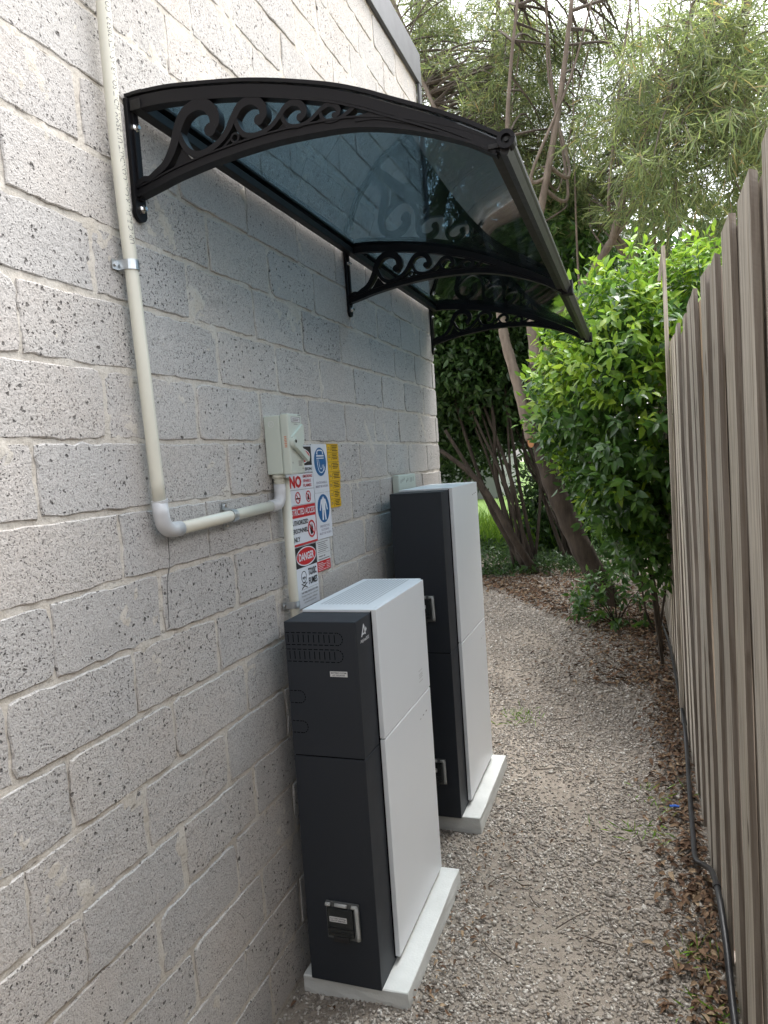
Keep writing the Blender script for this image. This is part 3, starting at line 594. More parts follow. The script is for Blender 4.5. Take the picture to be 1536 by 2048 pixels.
def blue_sign(z0, z1, cz, lines, label, icon):
    o = sign('safety_sign', 2.1165, 2.2375, z0, z1, 'vinyl', label, group='blue mandatory safety signs'); d = o.location.x
    MB().disc(2.177, cz, 0.0475, 0.0475, d + 0.0003, d + 0.0006, WALLAX, 40).build('blue_disc', 'blue', o)
    m = MB(); e0, e1 = d + 0.0005, d + 0.0009
    if icon == 'shield':
        m.ribbon(smooth_path([(2.152, cz + 0.026), (2.158, cz + 0.036), (2.177, cz + 0.039), (2.197, cz + 0.036), (2.203, cz + 0.026)], 4), [0.004] * 17, e0, e1, WALLAX)
        m.ribbon([(2.149, cz + 0.020), (2.207, cz + 0.020)], [0.005] * 2, e0, e1, WALLAX); m.ribbon([(2.149, cz + 0.012), (2.207, cz + 0.012)], [0.003] * 2, e0, e1, WALLAX)
        m.ribbon(smooth_path([(2.152, cz + 0.010), (2.155, cz - 0.012), (2.163, cz - 0.030), (2.180, cz - 0.036), (2.197, cz - 0.030), (2.203, cz - 0.010)], 4), [0.003] * 21, e0, e1 + 0.0001, WALLAX)
        m.ribbon(smooth_path([(2.165, cz + 0.008), (2.168, cz - 0.010), (2.174, cz - 0.022), (2.186, cz - 0.022), (2.192, cz - 0.010)], 4), [0.002] * 17, e0, e1 + 0.0001, WALLAX)
        m.ribbon(smooth_path([(2.200, cz - 0.016), (2.208, cz - 0.020), (2.204, cz - 0.028), (2.196, cz - 0.030)], 4), [0.003] * 13, e0, e1 + 0.0002, WALLAX)
        m.ribbon([(2.156, cz + 0.024), (2.156, cz + 0.034)], [0.003] * 2, e0, e1 + 0.0002, WALLAX); m.ribbon([(2.198, cz + 0.024), (2.198, cz + 0.034)], [0.003] * 2, e0, e1 + 0.0002, WALLAX)
    else:
        m.prism([(2.168, cz + 0.034), (2.186, cz + 0.034), (2.192, cz + 0.026), (2.190, cz - 0.006), (2.164, cz - 0.006), (2.162, cz + 0.026)], e0, e1, WALLAX)
        m.ribbon([(2.163, cz + 0.030), (2.154, cz + 0.010), (2.148, cz - 0.006)], [0.008, 0.008, 0.007], e0, e1 + 0.0001, WALLAX); m.ribbon([(2.191, cz + 0.030), (2.200, cz + 0.010), (2.206, cz - 0.006)], [0.008, 0.008, 0.007], e0, e1 + 0.0001, WALLAX)
        m.ribbon([(2.170, cz), (2.166, cz - 0.039)], [0.012, 0.009], e0, e1 + 0.0002, WALLAX); m.ribbon([(2.184, cz), (2.189, cz - 0.039)], [0.012, 0.009], e0, e1 + 0.0002, WALLAX)
        m.ribbon([(2.170, cz + 0.037), (2.184, cz + 0.037)], [0.003] * 2, e0, e1 + 0.0003, WALLAX)
    m.build('pictogram', 'vinyl', o)
    for s, u0, u1, v0 in lines: txt(o, s, u0, u1, v0, v0 + 0.0075, 'violet', bold=0.01)
blue_sign(1.4145, 1.5755, 1.5165, [('FACE SHIELD', 2.135, 2.219, 1.444), ('MUST BE WORN', 2.129, 2.226, 1.431)], 'white sign with blue disc and face shield pictogram, upper of the two', 'shield')
blue_sign(1.2605, 1.4135, 1.3605, [('PROTECTIVE', 2.140, 2.214, 1.298), ('CLOTHING', 2.146, 2.208, 1.286), ('MUST BE WORN', 2.132, 2.224, 1.274)], 'white sign with blue disc and protective suit pictogram, lower of the two', 'suit')
o = sign('shutdown_label', 2.0985, 2.2055, 1.1895, 1.2575, 'label', 'small white text label under the protective clothing sign', 'label')
for q in range(6): rect(o, 2.106 + (0.006 if 0 < q < 5 else 0), 2.190 - 0.007 * ((q * 3) % 4), 1.2500 - q * 0.0062, 1.2520 - q * 0.0062, 'ink')
rect(o, 2.104, 2.200, 1.2135, 1.2142, 'ink'); rect(o, 2.112, 2.142, 1.203, 1.2065, 'ink'); rect(o, 2.148, 2.162, 1.203, 1.2065, 'ink'); rect(o, 2.106, 2.196, 1.194, 1.1965, 'ink')
o = sign('warning_label', 2.0945, 2.2005, 1.156, 1.1885, 'red', 'small red label with white lines of text, lowest of the middle column', 'label')
for q in range(5): rect(o, 2.101, 2.140 + 0.012 * ((q * 2) % 3), 1.1815 - q * 0.0055, 1.1832 - q * 0.0055, 'label'); rect(o, 2.168, 2.195 - 0.004 * (q % 2), 1.1815 - q * 0.0055, 1.1832 - q * 0.0055, 'label')
zt = 1.577; ORD = ('topmost', 'second from the top', 'third from the top', 'fourth from the top', 'fifth from the top', 'sixth from the top', 'lowest')
for q, hh in enumerate((0.0285, 0.0325, 0.0340, 0.0320, 0.0325, 0.0300, 0.0320)):
    u0 = 2.2395 + 0.0012 * (q % 2); u1 = 2.338 - 0.002 * (q % 3) - (0.006 if q > 4 else 0) + (0.004 if q in (2, 3) else 0)
    o = sign('yellow_warning_label', u0, u1, zt - hh + 0.0006, zt, 'yellow', 'yellow warning label with black print, %s of the yellow column' % ORD[q], 'label', 0.0062 + 0.0003 * (q % 2), 'yellow labels in the right column')
    rect(o, u0 + 0.002, u1 - 0.002, zt - 0.0022, zt - 0.0014, 'black'); rect(o, u0 + 0.030, u0 + 0.031, zt - hh + 0.004, zt - 0.005, 'black')
    for r_ in range(4): rect(o, u0 + 0.038 + 0.004 * (r_ % 2), u1 - 0.008 - 0.005 * ((r_ + q) % 3), zt - 0.0085 - r_ * 0.0056, zt - 0.0060 - r_ * 0.0056, 'black'); 
    rect(o, u0 + 0.008, u0 + 0.024, zt - 0.020, zt - 0.0175, 'ink'); rect(o, u0 + 0.008, u0 + 0.022, zt - 0.0145, zt - 0.0125, 'ink')
    zt -= hh
# power point box above the far cabinet
o = thing('junction_box', (0.0, 3.03, 1.36), 'small white electrical box on the wall above the farther battery cabinet', 'electrical box')
MB().box(0.0045, 0.036, 2.915, 3.165, 1.358, 1.440, 0.006).build('housing', 'iso', o)
MB().box(0.0362, 0.040, 3.10, 3.21, 1.350, 1.372, 0.004).build('lid', 'vinyl', o)
m = MB()
for (u, v_, hh_) in [(2.94, 1.412, 0.016), (2.965, 1.416, 0.012), (2.985, 1.420, 0.012), (3.02, 1.410, 0.010), (3.04, 1.416, 0.014), (3.075, 1.414, 0.020), (3.095, 1.414, 0.020), (3.12, 1.416, 0.020)]: m.ribbon([(u, v_ - hh_ / 2), (u + 0.006, v_ + hh_ / 2)], [0.005] * 2, 0.0362, 0.0366, WALLAX)
m.build('print', 'ink', o)

# ------------------------------------------------------------------ battery cabinets
def cabinet(y0, ztop, zseam, label, first):
    o = thing('battery_cabinet', (0.17, y0 + 0.3, 0.04), label, 'battery cabinet', 'battery cabinets against the wall')
    ye = y0 + 0.615
    up_ = MB().box(0.062, 0.276, y0, ye, zseam + 0.0015, ztop - 0.006, 0.0025).build('upper_body', 'navy', o)
    lo_ = MB().box(0.062, 0.276, y0, ye, 0.0405, zseam - 0.0015, 0.0025).build('lower_body', 'navy', o)
    MB().box(0.066, 0.272, y0 + 0.003, ye - 0.003, zseam - 0.004, zseam + 0.004).build('seam', 'gap', o)
    # white cover folds over the top and the front
    cv = MB().box(0.064, 0.2785, y0 + 0.116, ye + 0.002, ztop - 0.0055, ztop + 0.003, 0.002).build('top_cover', 'white', o)
    p1 = MB().box(0.2785, 0.2935, y0 + 0.117, ye - 0.02, zseam + 0.0135, ztop + 0.0028, 0.0025).build('front_panel', 'white', o)
    MB().box(0.2785, 0.2932, y0 + 0.117, ye - 0.02, 0.0600, zseam + 0.0095, 0.0025).build('front_panel', 'white', o)
    MB().box(0.2765, 0.2785, y0 + 0.1155, ye - 0.018, 0.056, ztop - 0.002).build('panel_gap', 'gap', o)
    return o, up_, lo_, cv, p1, ye
def breaker(o, yf, u0, u1, v0, v1, sub):
    w_, h_ = u1 - u0, v1 - v0; d = yf
    q = MB().box(u0, u1, d - 0.006, d - 0.0003, v0, v1, 0.002).build('breaker_window', 'socket_grey', o)
    m = MB().box(u0 + w_ * 0.06, u1 - w_ * 0.16, d - 0.016, d - 0.0062, v0 + h_ * 0.12, v1 - h_ * 0.13, 0.003)
    m.build('smoked_cover', 'smoke', q)
    m = MB()
    for z_ in (0.40, 0.52): m.box(u0 + w_ * 0.1, u1 - w_ * 0.2, d - 0.0175, d - 0.0161, v0 + h_ * z_ - 0.0008 - 0.018, v0 + h_ * z_ + 0.0008 - 0.018)
    m.build('cover_rib', 'black', q)
    m = MB()
    for (a_, b_) in ((0.02, 0.16), (0.30, 0.66), (0.80, 0.97)): m.tube([(u0 + w_ * a_, d - 0.011, v1 - h_ * 0.055), (u0 + w_ * b_, d - 0.011, v1 - h_ * 0.055)], 0.0052, 10)
    m.build('hinge', 'grey_plastic', q, True)
    MB().tube(smooth_path([(u1 - w_ * 0.05, d - 0.012, v1 - h_ * 0.06), (u1 - w_ * 0.04, d - 0.0125, v0 + h_ * 0.5), (u1 - w_ * 0.035, d - 0.012, v0 + h_ * 0.08)], 3), 0.0058, 8).build('side_bar', 'grey_plastic', q, True)
    MB().box(u0 + w_ * 0.22, u1 - w_ * 0.30, d - 0.018, d - 0.010, v0 - h_ * 0.02, v0 + h_ * 0.13, 0.003).build('latch', 'black', q)
    MB().box(u0 + w_ * 0.14, u0 + w_ * 0.66, d - 0.0168, d - 0.0163, v0 + h_ * 0.52, v0 + h_ * 0.66).build('label', 'label', q)
    lettering('BATTERY SYSTEM', u0 + w_ * 0.17, u0 + w_ * 0.63, v0 + h_ * 0.60, v0 + h_ * 0.635, d - 0.0171, SIDEAX, 'black', q, 0.02); lettering('CIRCUIT BREAKER', u0 + w_ * 0.17, u0 + w_ * 0.63, v0 + h_ * 0.545, v0 + h_ * 0.58, d - 0.0171, SIDEAX, 'black', q, 0.02)
Y1, Y2 = 1.730, 2.700
o, up_, lo_, cv, p1, ye = cabinet(Y1, 1.086, 0.7005, 'charcoal battery cabinet with white front panels, nearer and shorter of the two', True)
# knock-out outlines on the end face (dashed cut lines)
m = MB(); dz = lambda a_, b_, c_, d_: m.box(a_, b_, Y1 - 0.0006, Y1 - 0.0001, c_, d_)
def stadium(u0, u1, v0, v1, bars, gapu):
    r_ = (v1 - v0) / 2; cu = u1 - r_; cv_ = (v0 + v1) / 2; u = u0
    while u < cu:
        e = min(u + gapu * 0.7, cu); dz(u, e, v1 - 0.0013, v1 + 0.0006); dz(u, e, v0 - 0.0006, v0 + 0.0013); u += gapu
    for k in range(7):
        a_ = -math.pi / 2 + math.pi * (k + 0.15) / 7; b_ = -math.pi / 2 + math.pi * (k + 0.8) / 7
        m.ribbon([(cu + r_ * math.cos(t_), cv_ + r_ * math.sin(t_)) for t_ in (a_, (a_ + b_) / 2, b_)], [0.0019] * 3, Y1 - 0.0006, Y1 - 0.0001, SIDEAX)
    for b in bars: dz(b, b + 0.0017, v0 + r_ * 0.42, v1 - r_ * 0.34)
stadium(0.066, 0.236, 1.0155, 1.050, [0.072 + 0.0155 * k for k in range(10)], 0.0165)
stadium(0.066, 0.234, 0.9685, 1.0035, [0.074 + 0.0150 * k for k in range(10)], 0.0165)
stadium(0.066, 0.112, 0.851, 0.886, [], 0.012); stadium(0.066, 0.113, 0.766, 0.800, [], 0.012)
m.build('knockout_outline', 'gap', up_)
lab = MB().box(0.192, 0.243, Y1 - 0.0008, Y1 - 0.0001, 0.929, 0.944).build('label', 'label', up_)
lettering('BATTERY SYSTEM', 0.195, 0.240, 0.9375, 0.9418, Y1 - 0.0012, SIDEAX, 'black', up_, 0.02); lettering('A.C. ISOLATOR', 0.199, 0.236, 0.9312, 0.9355, Y1 - 0.0012, SIDEAX, 'black', up_, 0.02)
# maker's emblem on the dark front strip
m = MB(); e0, e1 = 0.2761, 0.2766
m.prism([(1.7665, 1.030), (1.7725, 1.030), (1.7905, 1.056), (1.7875, 1.063)], e0, e1, WALLAX); m.prism([(1.7875, 1.063), (1.7925, 1.057), (1.8005, 1.032), (1.7945, 1.032)], e0, e1 + 0.0001, WALLAX)
m.prism([(1.775, 1.034), (1.794, 1.034), (1.792, 1.038), (1.778, 1.038)], e0, e1 + 0.0002, WALLAX); m.prism([(1.7965, 1.045), (1.8035, 1.051), (1.8085, 1.044), (1.8020, 1.038)], e0, e1 + 0.0001, WALLAX)
m.build('emblem', 'silver', up_)
lettering('AlphaESS', 1.757, 1.823, 1.012, 1.0235, e1, WALLAX, 'silver', up_, 0.015)
breaker(lo_, Y1, 0.127, 0.227, 0.178, 0.286, 1)
# perforated field on the top cover: a fine lattice of holes
m = MB()
for i in range(34):
    for j in range(13):
        x_ = 0.094 + 0.0122 * j; y_ = Y1 + 0.19 + 0.0122 * i
        m.add([(x_ - 0.0036, y_ - 0.0036, 1.0894), (x_ + 0.0036, y_ - 0.0036, 1.0894), (x_ + 0.0036, y_ + 0.0036, 1.0894), (x_ - 0.0036, y_ + 0.0036, 1.0894)], [(0, 1, 2, 3)])
m.build('vent_holes', plain('vent_hole', (0.42, 0.43, 0.44), 0.8), cv)
for (u, v_) in ((2.193, 0.644), (2.227, 0.646), (2.261, 0.648)): MB().ribbon([(u - 0.006, v_), (u + 0.006, v_ + 0.0002)], [0.003] * 2, 0.2928, 0.2936, WALLAX).build('indicator', 'ink' if u > 2.2 else 'grey_plastic', o)
m = MB()
for k in range(4): m.ribbon([(2.205, 0.800 - k * 0.012), (2.245, 0.800 - k * 0.012)], [0.0016] * 2, 0.2934, 0.2938, WALLAX)
m.build('embossed_print', 'grey_plastic', p1); lettering('AlphaESS', 2.205, 2.245, 0.779, 0.786, 0.2941, WALLAX, 'grey_plastic', p1, 0.01)
# far cabinet
o, up_, lo_, cv, p1, ye = cabinet(Y2, 1.376, 0.722, 'charcoal battery cabinet with white front panels, farther and taller of the two', False)
breaker(up_, Y2, 0.122, 0.222, 0.851, 0.957, 1); breaker(lo_, Y2, 0.124, 0.226, 0.179, 0.285, 1)
for (u, v_) in ((Y2 + 0.495, 1.325), (Y2 + 0.525, 1.328), (Y2 + 0.555, 1.331)): MB().ribbon([(u - 0.006, v_), (u + 0.006, v_ + 0.0002)], [0.004] * 2, 0.2932, 0.2938, WALLAX).build('indicator', 'ink', o)
for (u, v_) in ((Y2 + 0.50, 0.655), (Y2 + 0.535, 0.658)): MB().ribbon([(u - 0.006, v_), (u + 0.006, v_ + 0.0002)], [0.004] * 2, 0.2928, 0.2936, WALLAX).build('indicator', 'grey_plastic', o)
def pad(y0, y1, label):
    bm = bmesh.new(); bmesh.ops.create_cube(bm, size=1)
    for p in bm.verts: p.co = Vector((0.19 + p.co.x * (0.318 if p.co.z > 0 else 0.326), (y0 + y1) / 2 + p.co.y * ((y1 - y0) + (0 if p.co.z > 0 else 0.008)), -0.01 + p.co.z * 0.1))
    bmesh.ops.subdivide_edges(bm, edges=bm.edges[:], cuts=5, use_grid_fill=True)
    bmesh.ops.bevel(bm, geom=[e for e in bm.edges if e.calc_face_angle(0) > 0.5], offset=0.0025, segments=1, affect='EDGES')
    for p in bm.verts: p.co += Vector((random.gauss(0, 0.0009), random.gauss(0, 0.0009), random.gauss(0, 0.0003)))
    bm.verts.index_update(); ob = mk('concrete_pad', [p.co[:] for p in bm.verts], [[q.index for q in f.verts] for f in bm.faces], 'pad', None, False, (0.19, (y0 + y1) / 2, 0)); bm.free()
    tag(ob, label, 'pad', 'concrete pads under the cabinets')
pad(1.739, 2.354, 'pale concrete pad under the nearer battery cabinet'); pad(2.716, 3.338, 'pale concrete pad under the farther battery cabinet')

# ------------------------------------------------------------------ paling fence
XF = 1.195
fence = thing('paling_fence', (XF, 2, 0), 'tall weathered timber paling fence along the right side of the path', 'fence')
def paling(x0, x1, y0, y1, z0, z1, lean, base=False):
    n = 5; v = []
    wob = [random.gauss(0, 0.0018) for _ in range(n)]
    for i in range(n):
        t = i / (n - 1); z = z0 + (z1 - z0) * t; dx = wob[i] + lean * t
        v += [(x0 + dx, y0 + wob[(i + 2) % n], z), (x1 + dx, y0 + wob[(i + 2) % n], z), (x1 + dx, y1 + wob[(i + 3) % n], z), (x0 + dx, y1 + wob[(i + 3) % n], z)]
    for q in range(4): v[-1 - q] = (v[-1 - q][0], v[-1 - q][1], z1 + random.gauss(0, 0.004))
    f = [(i * 4 + k, i * 4 + (k + 1) % 4, i * 4 + 4 + (k + 1) % 4, i * 4 + 4 + k) for i in range(n - 1) for k in range(4)] + [(3, 2, 1, 0), (n * 4 - 4, n * 4 - 3, n * 4 - 2, n * 4 - 1)]
    org = ((x0 + x1) / 2, (y0 + y1) / 2, z0); p = mk('paling', np.array(v) - np.array(org) + np.array(ORG[fence.name]), f, 'wood', fence)
    p.data.materials.append(M['wood_edge'])
    for pl in p.data.polygons:
        if abs(pl.normal.y) > 0.7 or base: pl.material_index = 1
    p.location = Vector(org) - ORG[fence.name]
PF = [-4.35 + 0.265 * k for k in range(18)] + [0.42, 0.685, 0.95, 1.215, 1.48, 1.755, 2.00, 2.267, 2.544, 2.77, 3.048, 3.322, 3.60]
while PF[-1] < 9.2: PF.append(PF[-1] + 0.268 + random.gauss(0, 0.006))
for i, yf in enumerate(PF):
    zt_ = 1.895 + 0.028 * min(yf, 4.2) + random.gauss(0, 0.008); w_ = 0.131 + random.gauss(0, 0.009)
    paling(XF, XF + 0.0125, yf - w_, yf, -0.04, zt_, random.gauss(0, 0.004))
    yn = PF[i + 1] if i + 1 < len(PF) else yf + 0.268
    paling(XF + 0.0165, XF + 0.029, yf - 0.045, yf + 0.158, -0.04, zt_ - random.uniform(0.0, 0.03), random.gauss(0, 0.002), True)
for zr in (0.35, 1.05, 1.65): MB().box(XF + 0.040, XF + 0.078, -4.5, 9.4, zr, zr + 0.07, 0.003).build('rail', 'wood', fence)
for yp in (-4.2, -1.8, 0.6, 3.0, 5.4, 7.8): MB().box(XF + 0.079, XF + 0.155, yp, yp + 0.10, -0.1, 1.9, 0.004).build('post', 'wood', fence)
# the weathered post and broken slat poking out of the hedge
pst = thing('timber_post', (1.165, 4.02, 0), 'thin weathered timber post rising out of the hedge above the fence', 'post')
m = MB().box(1.172, 1.190, 3.985, 4.045, 0.0, 2.50, 0.002); m.build('post', 'wood', pst)
MB().ribbon([(1.155, 2.33), (1.175, 2.47)], [0.016, 0.012], 3.995, 4.02, SIDEAX).build('split_slat', 'wood', pst)
# irrigation pipe
pp = thing('irrigation_pipe', (1.18, 2.4, 0), 'black irrigation pipe snaking along the foot of the fence', 'pipe')
MB().tube(smooth_path([(1.172, 0.9, 0.03), (1.174, 1.5, 0.03), (1.176, 1.86, 0.032), (1.181, 2.06, 0.10), (1.181, 2.25, 0.135), (1.178, 2.42, 0.10), (1.165, 2.55, 0.045), (1.142, 2.63, 0.022), (1.146, 2.80, 0.016), (1.160, 3.2, 0.016), (1.172, 3.5, 0.03), (1.180, 3.8, 0.075), (1.181, 4.3, 0.08), (1.182, 5.0, 0.07), (1.18, 5.6, 0.03), (1.15, 6.3, 0.01)], 6), 0.0095, 12).build('tube', 'poly', pp, True)
for (p0, p1) in (((1.181, 2.275, 0.134), (1.180, 2.300, 0.129)), ((1.180, 3.79, 0.072), (1.1803, 3.83, 0.078))): MB().tube([p0, p1], 0.0122, 12).build('clip', 'poly', pp)

# ------------------------------------------------------------------ gravel
def scatter_pebbles():
    pts = []
    def zone(x0, x1, y0, y1, dens, s0, s1):
        n = int((x1 - x0) * (y1 - y0) * dens); x = rng.uniform(x0, x1, n); y = rng.uniform(y0, y1, n); s = rng.uniform(s0, s1, n) * (1 + 0.6 * (rng.random(n) > 0.95)); pts.append(np.stack([x, y, s], -1))
    zone(0.005, 1.2, 1.1, 2.6, 13000, 0.0032, 0.0078); zone(0.005, 1.2, 2.6, 4.2, 9000, 0.0036, 0.0086); zone(-0.8, 1.2, 4.2, 6.4, 5000, 0.0045, 0.0105); zone(-1.4, 1.0, 6.4, 9.2, 2600, 0.0055, 0.012)
    P = np.concatenate(pts); x, y, s = P.T
    cov = 0.62 + 0.5 * (np.sin(x * 5.1 + 2.2 * np.sin(y * 2.3)) * np.cos(y * 3.7 + 1.1) + 0.4 * np.sin(x * 13 + y * 7))
    near = np.where(y > 7.5, 0.7, 1.0); keep = rng.random(len(x)) < np.clip(cov + 0.35, 0.28, 1) * near
    on_pad = ((x < 0.345) & (((y > 1.74) & (y < 2.352)) | ((y > 2.73) & (y < 3.342)))); keep &= ~on_pad
    x, y, s = x[keep], y[keep], s[keep]; n = len(x)
    base = np.array([[1, 0, 0], [-1, 0, 0], [0, 1, 0], [0, -1, 0], [0, 0, 1], [0, 0, -1]], float)
    V = np.repeat(base[None], n, 0) * (1 + rng.normal(0, 0.22, (n, 6, 1))) + rng.normal(0, 0.16, (n, 6, 3))
    V *= (s[:, None] * np.stack([rng.uniform(0.8, 1.5, n), rng.uniform(0.6, 1.0, n), rng.uniform(0.4, 0.75, n)], -1).T).T[:, None, :] if False else np.stack([s * rng.uniform(0.8, 1.5, n), s * rng.uniform(0.6, 1.05, n), s * rng.uniform(0.4, 0.8, n)], -1)[:, None, :]
    a = rng.uniform(0, 6.283, n); b = rng.normal(0, 0.45, n); ca, sa, cb, sb = np.cos(a), np.sin(a), np.cos(b), np.sin(b)
    X = V[..., 0] * cb[:, None] - V[..., 2] * sb[:, None]; Z = V[..., 0] * sb[:, None] + V[..., 2] * cb[:, None]; Y = V[..., 1]
    V = np.stack([X * ca[:, None] - Y * sa[:, None] + x[:, None], X * sa[:, None] + Y * ca[:, None] + y[:, None], Z + (gz(x, y) + s * 0.25)[:, None]], -1)
    F = np.array([[0, 2, 4], [2, 1, 4], [1, 3, 4], [3, 0, 4], [2, 0, 5], [1, 2, 5], [3, 1, 5], [0, 3, 5]])
    return V.reshape(-1, 3), (F[None] + (np.arange(n) * 6)[:, None, None]).reshape(-1, 3)
v, f = scatter_pebbles(); tag(bulk('gravel', v, f, 'pebble', smooth=True), kind='stuff', label='loose crushed gravel covering the path', cat='gravel')

# ------------------------------------------------------------------ leaf geometry
def frames(d, up_hint):
    d = d / np.linalg.norm(d, axis=1, keepdims=True); s = np.cross(d, up_hint); s /= (np.linalg.norm(s, axis=1, keepdims=True) + 1e-9); nrm = np.cross(s, d); return d, s, nrm
def broad_leaves(c, d, nh, L, W, curl=0.18, fold=0.16):
    """8-vertex folded, arched leaves; c base points, d directions"""
    d, s, nr = frames(d, nh); n = len(c); L = L[:, None]; W = W[:, None]; cu = (curl * rng.uniform(0.3, 1.6, n))[:, None]; fo = fold * W
    def row(t, wd, lift): m_ = c + d * L * t - nr * L * cu * t * t; return m_ - s * W * wd + nr * fo * wd * 2, m_ , m_ + s * W * wd + nr * fo * wd * 2
    b = c; l1, m1, r1 = row(0.32, 0.46, 0); l2, m2, r2 = row(0.66, 0.40, 0); tip = c + d * L - nr * L * cu
    V = np.stack([b, l1, m1, r1, l2, m2, r2, tip], 1)
    T = np.array([[0, 2, 1], [0, 3, 2], [4, 5, 7], [5, 6, 7]]); Q = np.array([[1, 2, 5, 4], [2, 3, 6, 5]])
    o_ = (np.arange(n) * 8)[:, None, None]; return V, (T[None] + o_).reshape(-1, 3), (Q[None] + o_).reshape(-1, 4)
def narrow_leaves(c, d, nh, L, W, curl=0.35):
    d, s, nr = frames(d, nh); n = len(c); L = L[:, None]; W = W[:, None]; cu = (curl * rng.uniform(0.2, 1.5, n))[:, None]
    m_ = c + d * L * 0.5 - nr * L * cu * 0.25; tip = c + d * L * 0.95 - nr * L * cu
    V = np.stack([c, m_ - s * W * 0.5, m_ + s * W * 0.5, tip], 1); T = np.array([[0, 2, 1], [1, 2, 3]]); return V, (T[None] + (np.arange(n) * 4)[:, None, None]).reshape(-1, 3)
def unit(n):
    v = rng.normal(size=(n, 3)); return v / np.linalg.norm(v, axis=1, keepdims=True)

# ------------------------------------------------------------------ clipped evergreen hedge on the fence
BL = [((0.86, 5.40, 1.75), (0.50, 0.75, 0.74)), ((1.02, 5.50, 2.16), (0.46, 0.68, 0.38)), ((1.42, 5.10, 2.26), (0.34, 0.55, 0.34)), ((0.68, 5.4, 1.75), (0.28, 0.5, 0.58)), ((0.98, 4.85, 1.75), (0.25, 0.55, 0.85)), ((1.04, 5.4, 0.95), (0.17, 0.55, 0.75))]
hedge = thing('evergreen_hedge', (1.0, 5.3, 0), 'dense glossy green hedge with lime new growth spilling over the fence', 'hedge')
def inside(p, k=1.0):
    r_ = np.zeros(len(p), bool)
    for c_, e_ in BL: r_ |= (((p - np.array(c_)) / (np.array(e_) * k)) ** 2).sum(1) < 1
    return r_
cand = []
for c_, e_ in BL:
    n = int(1500 * e_[1] * (e_[0] + e_[2])); u = unit(n); rr = rng.uniform(0.80, 1.06, n)[:, None] * (1 + 0.07 * np.sin(u[:, :1] * 9 + u[:, 2:] * 7)); p = np.array(c_) + u * np.array(e_) * rr
    others = [b for b in BL if b[0] != c_]; ins = np.zeros(n, bool)
    for c2, e2 in others: ins |= (((p - np.array(c2)) / (np.array(e2) * 0.82)) ** 2).sum(1) < 1
    nr_ = u / np.array(e_); nr_ /= np.linalg.norm(nr_, axis=1, keepdims=True); cand.append(np.concatenate([p, nr_], 1)[~ins])
cand = np.concatenate(cand); cand = cand[(cand[:, 2] > 0.50) & (cand[:, 0] > 0.42 + np.maximum(0, 1.62 - cand[:, 2]) * 0.60 + np.maximum(0, cand[:, 2] - 1.9) * 0.30) & ~((cand[:, 0] > 1.17) & (cand[:, 2] < 2.06))]
def sprigs(P, N, pairs, seg, L0, L1, ratio, upb=0.35):
    """opposite leaves along a short shoot starting at P and growing along N"""
    n = len(P); g = N + rng.normal(0, 0.42, (n, 3)) + np.array([0, 0, upb]); g /= np.linalg.norm(g, axis=1, keepdims=True)
    a = np.cross(g, unit(n)); a /= np.linalg.norm(a, axis=1, keepdims=True); b = np.cross(g, a); C_, D_, U_, L_, W_ = [], [], [], [], []; tips = P + g * seg * (pairs + 0.5)
    for k in range(pairs):
        for sgn in (-1, 1):
            ax = (a if k % 2 == 0 else b) * sgn; base = P + g * seg * (k + 0.3)
            dd = ax * rng.uniform(0.65, 1.0, (n, 1)) + g * rng.uniform(0.35, 0.8, (n, 1)) + np.array([0, 0, -0.22]) + rng.normal(0, 0.15, (n, 3))
            C_.append(base); D_.append(dd); U_.append(g + np.array([0, 0, 0.9]) + rng.normal(0, 0.25, (n, 3))); l_ = rng.uniform(L0, L1, n) * (1 - 0.22 * k / pairs); L_.append(l_); W_.append(l_ * ratio * rng.uniform(0.85, 1.15, n))
    C_.append(tips); D_.append(g + rng.normal(0, 0.2, (n, 3))); U_.append(np.cross(g, a) + np.array([0, 0, 0.4])); l_ = rng.uniform(L0, L1, n) * 0.7; L_.append(l_); W_.append(l_ * ratio)
    return [np.concatenate(q) for q in (C_, D_, U_, L_, W_)] + [g, tips]
sel = rng.permutation(len(cand))[:1500]
P, N = cand[sel, :3], cand[sel, 3:]
c_, d_, u_, L_, W_, g_, tips = sprigs(P - N * 0.05 + N * np.abs(rng.normal(0, 0.05, (len(P), 1))) + rng.normal(0, 0.02, P.shape), N, 4, 0.038, 0.062, 0.108, 0.45)
# the largest-looking leaves become leaves of their own
def biggest(c, L, k):
    to = c - CAM; dist = np.linalg.norm(to, axis=1); front = -(to * 0).sum(1)
    score = L / dist; score = score * (1 + 0.0 * front); return np.argsort(-score)[:k]
new_skylit = (N[:, 2] > 0.0) & (P[:, 2] > 1.5) & (rng.random(len(P)) < 0.72) | (rng.random(len(P)) < 0.09)  # lime new growth, weighted upward to paint sky light on the top
nl = len(P); isn = np.concatenate([new_skylit] * 9)
face = (np.concatenate([N] * 9) * (CAM - c_)).sum(1) > 0.25
sc = np.where(face, L_ / np.linalg.norm(c_ - CAM, axis=1), 0); order = np.argsort(-sc)
own = np.zeros(len(c_), bool); own[order[:285]] = True
for nm, mt, mask in (('foliage', 'hedge', ~isn & ~own), ('young_skylit_foliage', 'young', isn & ~own)):
    V, T, Q = broad_leaves(c_[mask], d_[mask], u_[mask], L_[mask], W_[mask]); tag(bulk(nm, V, T, mt, hedge, Q, True), kind='stuff')
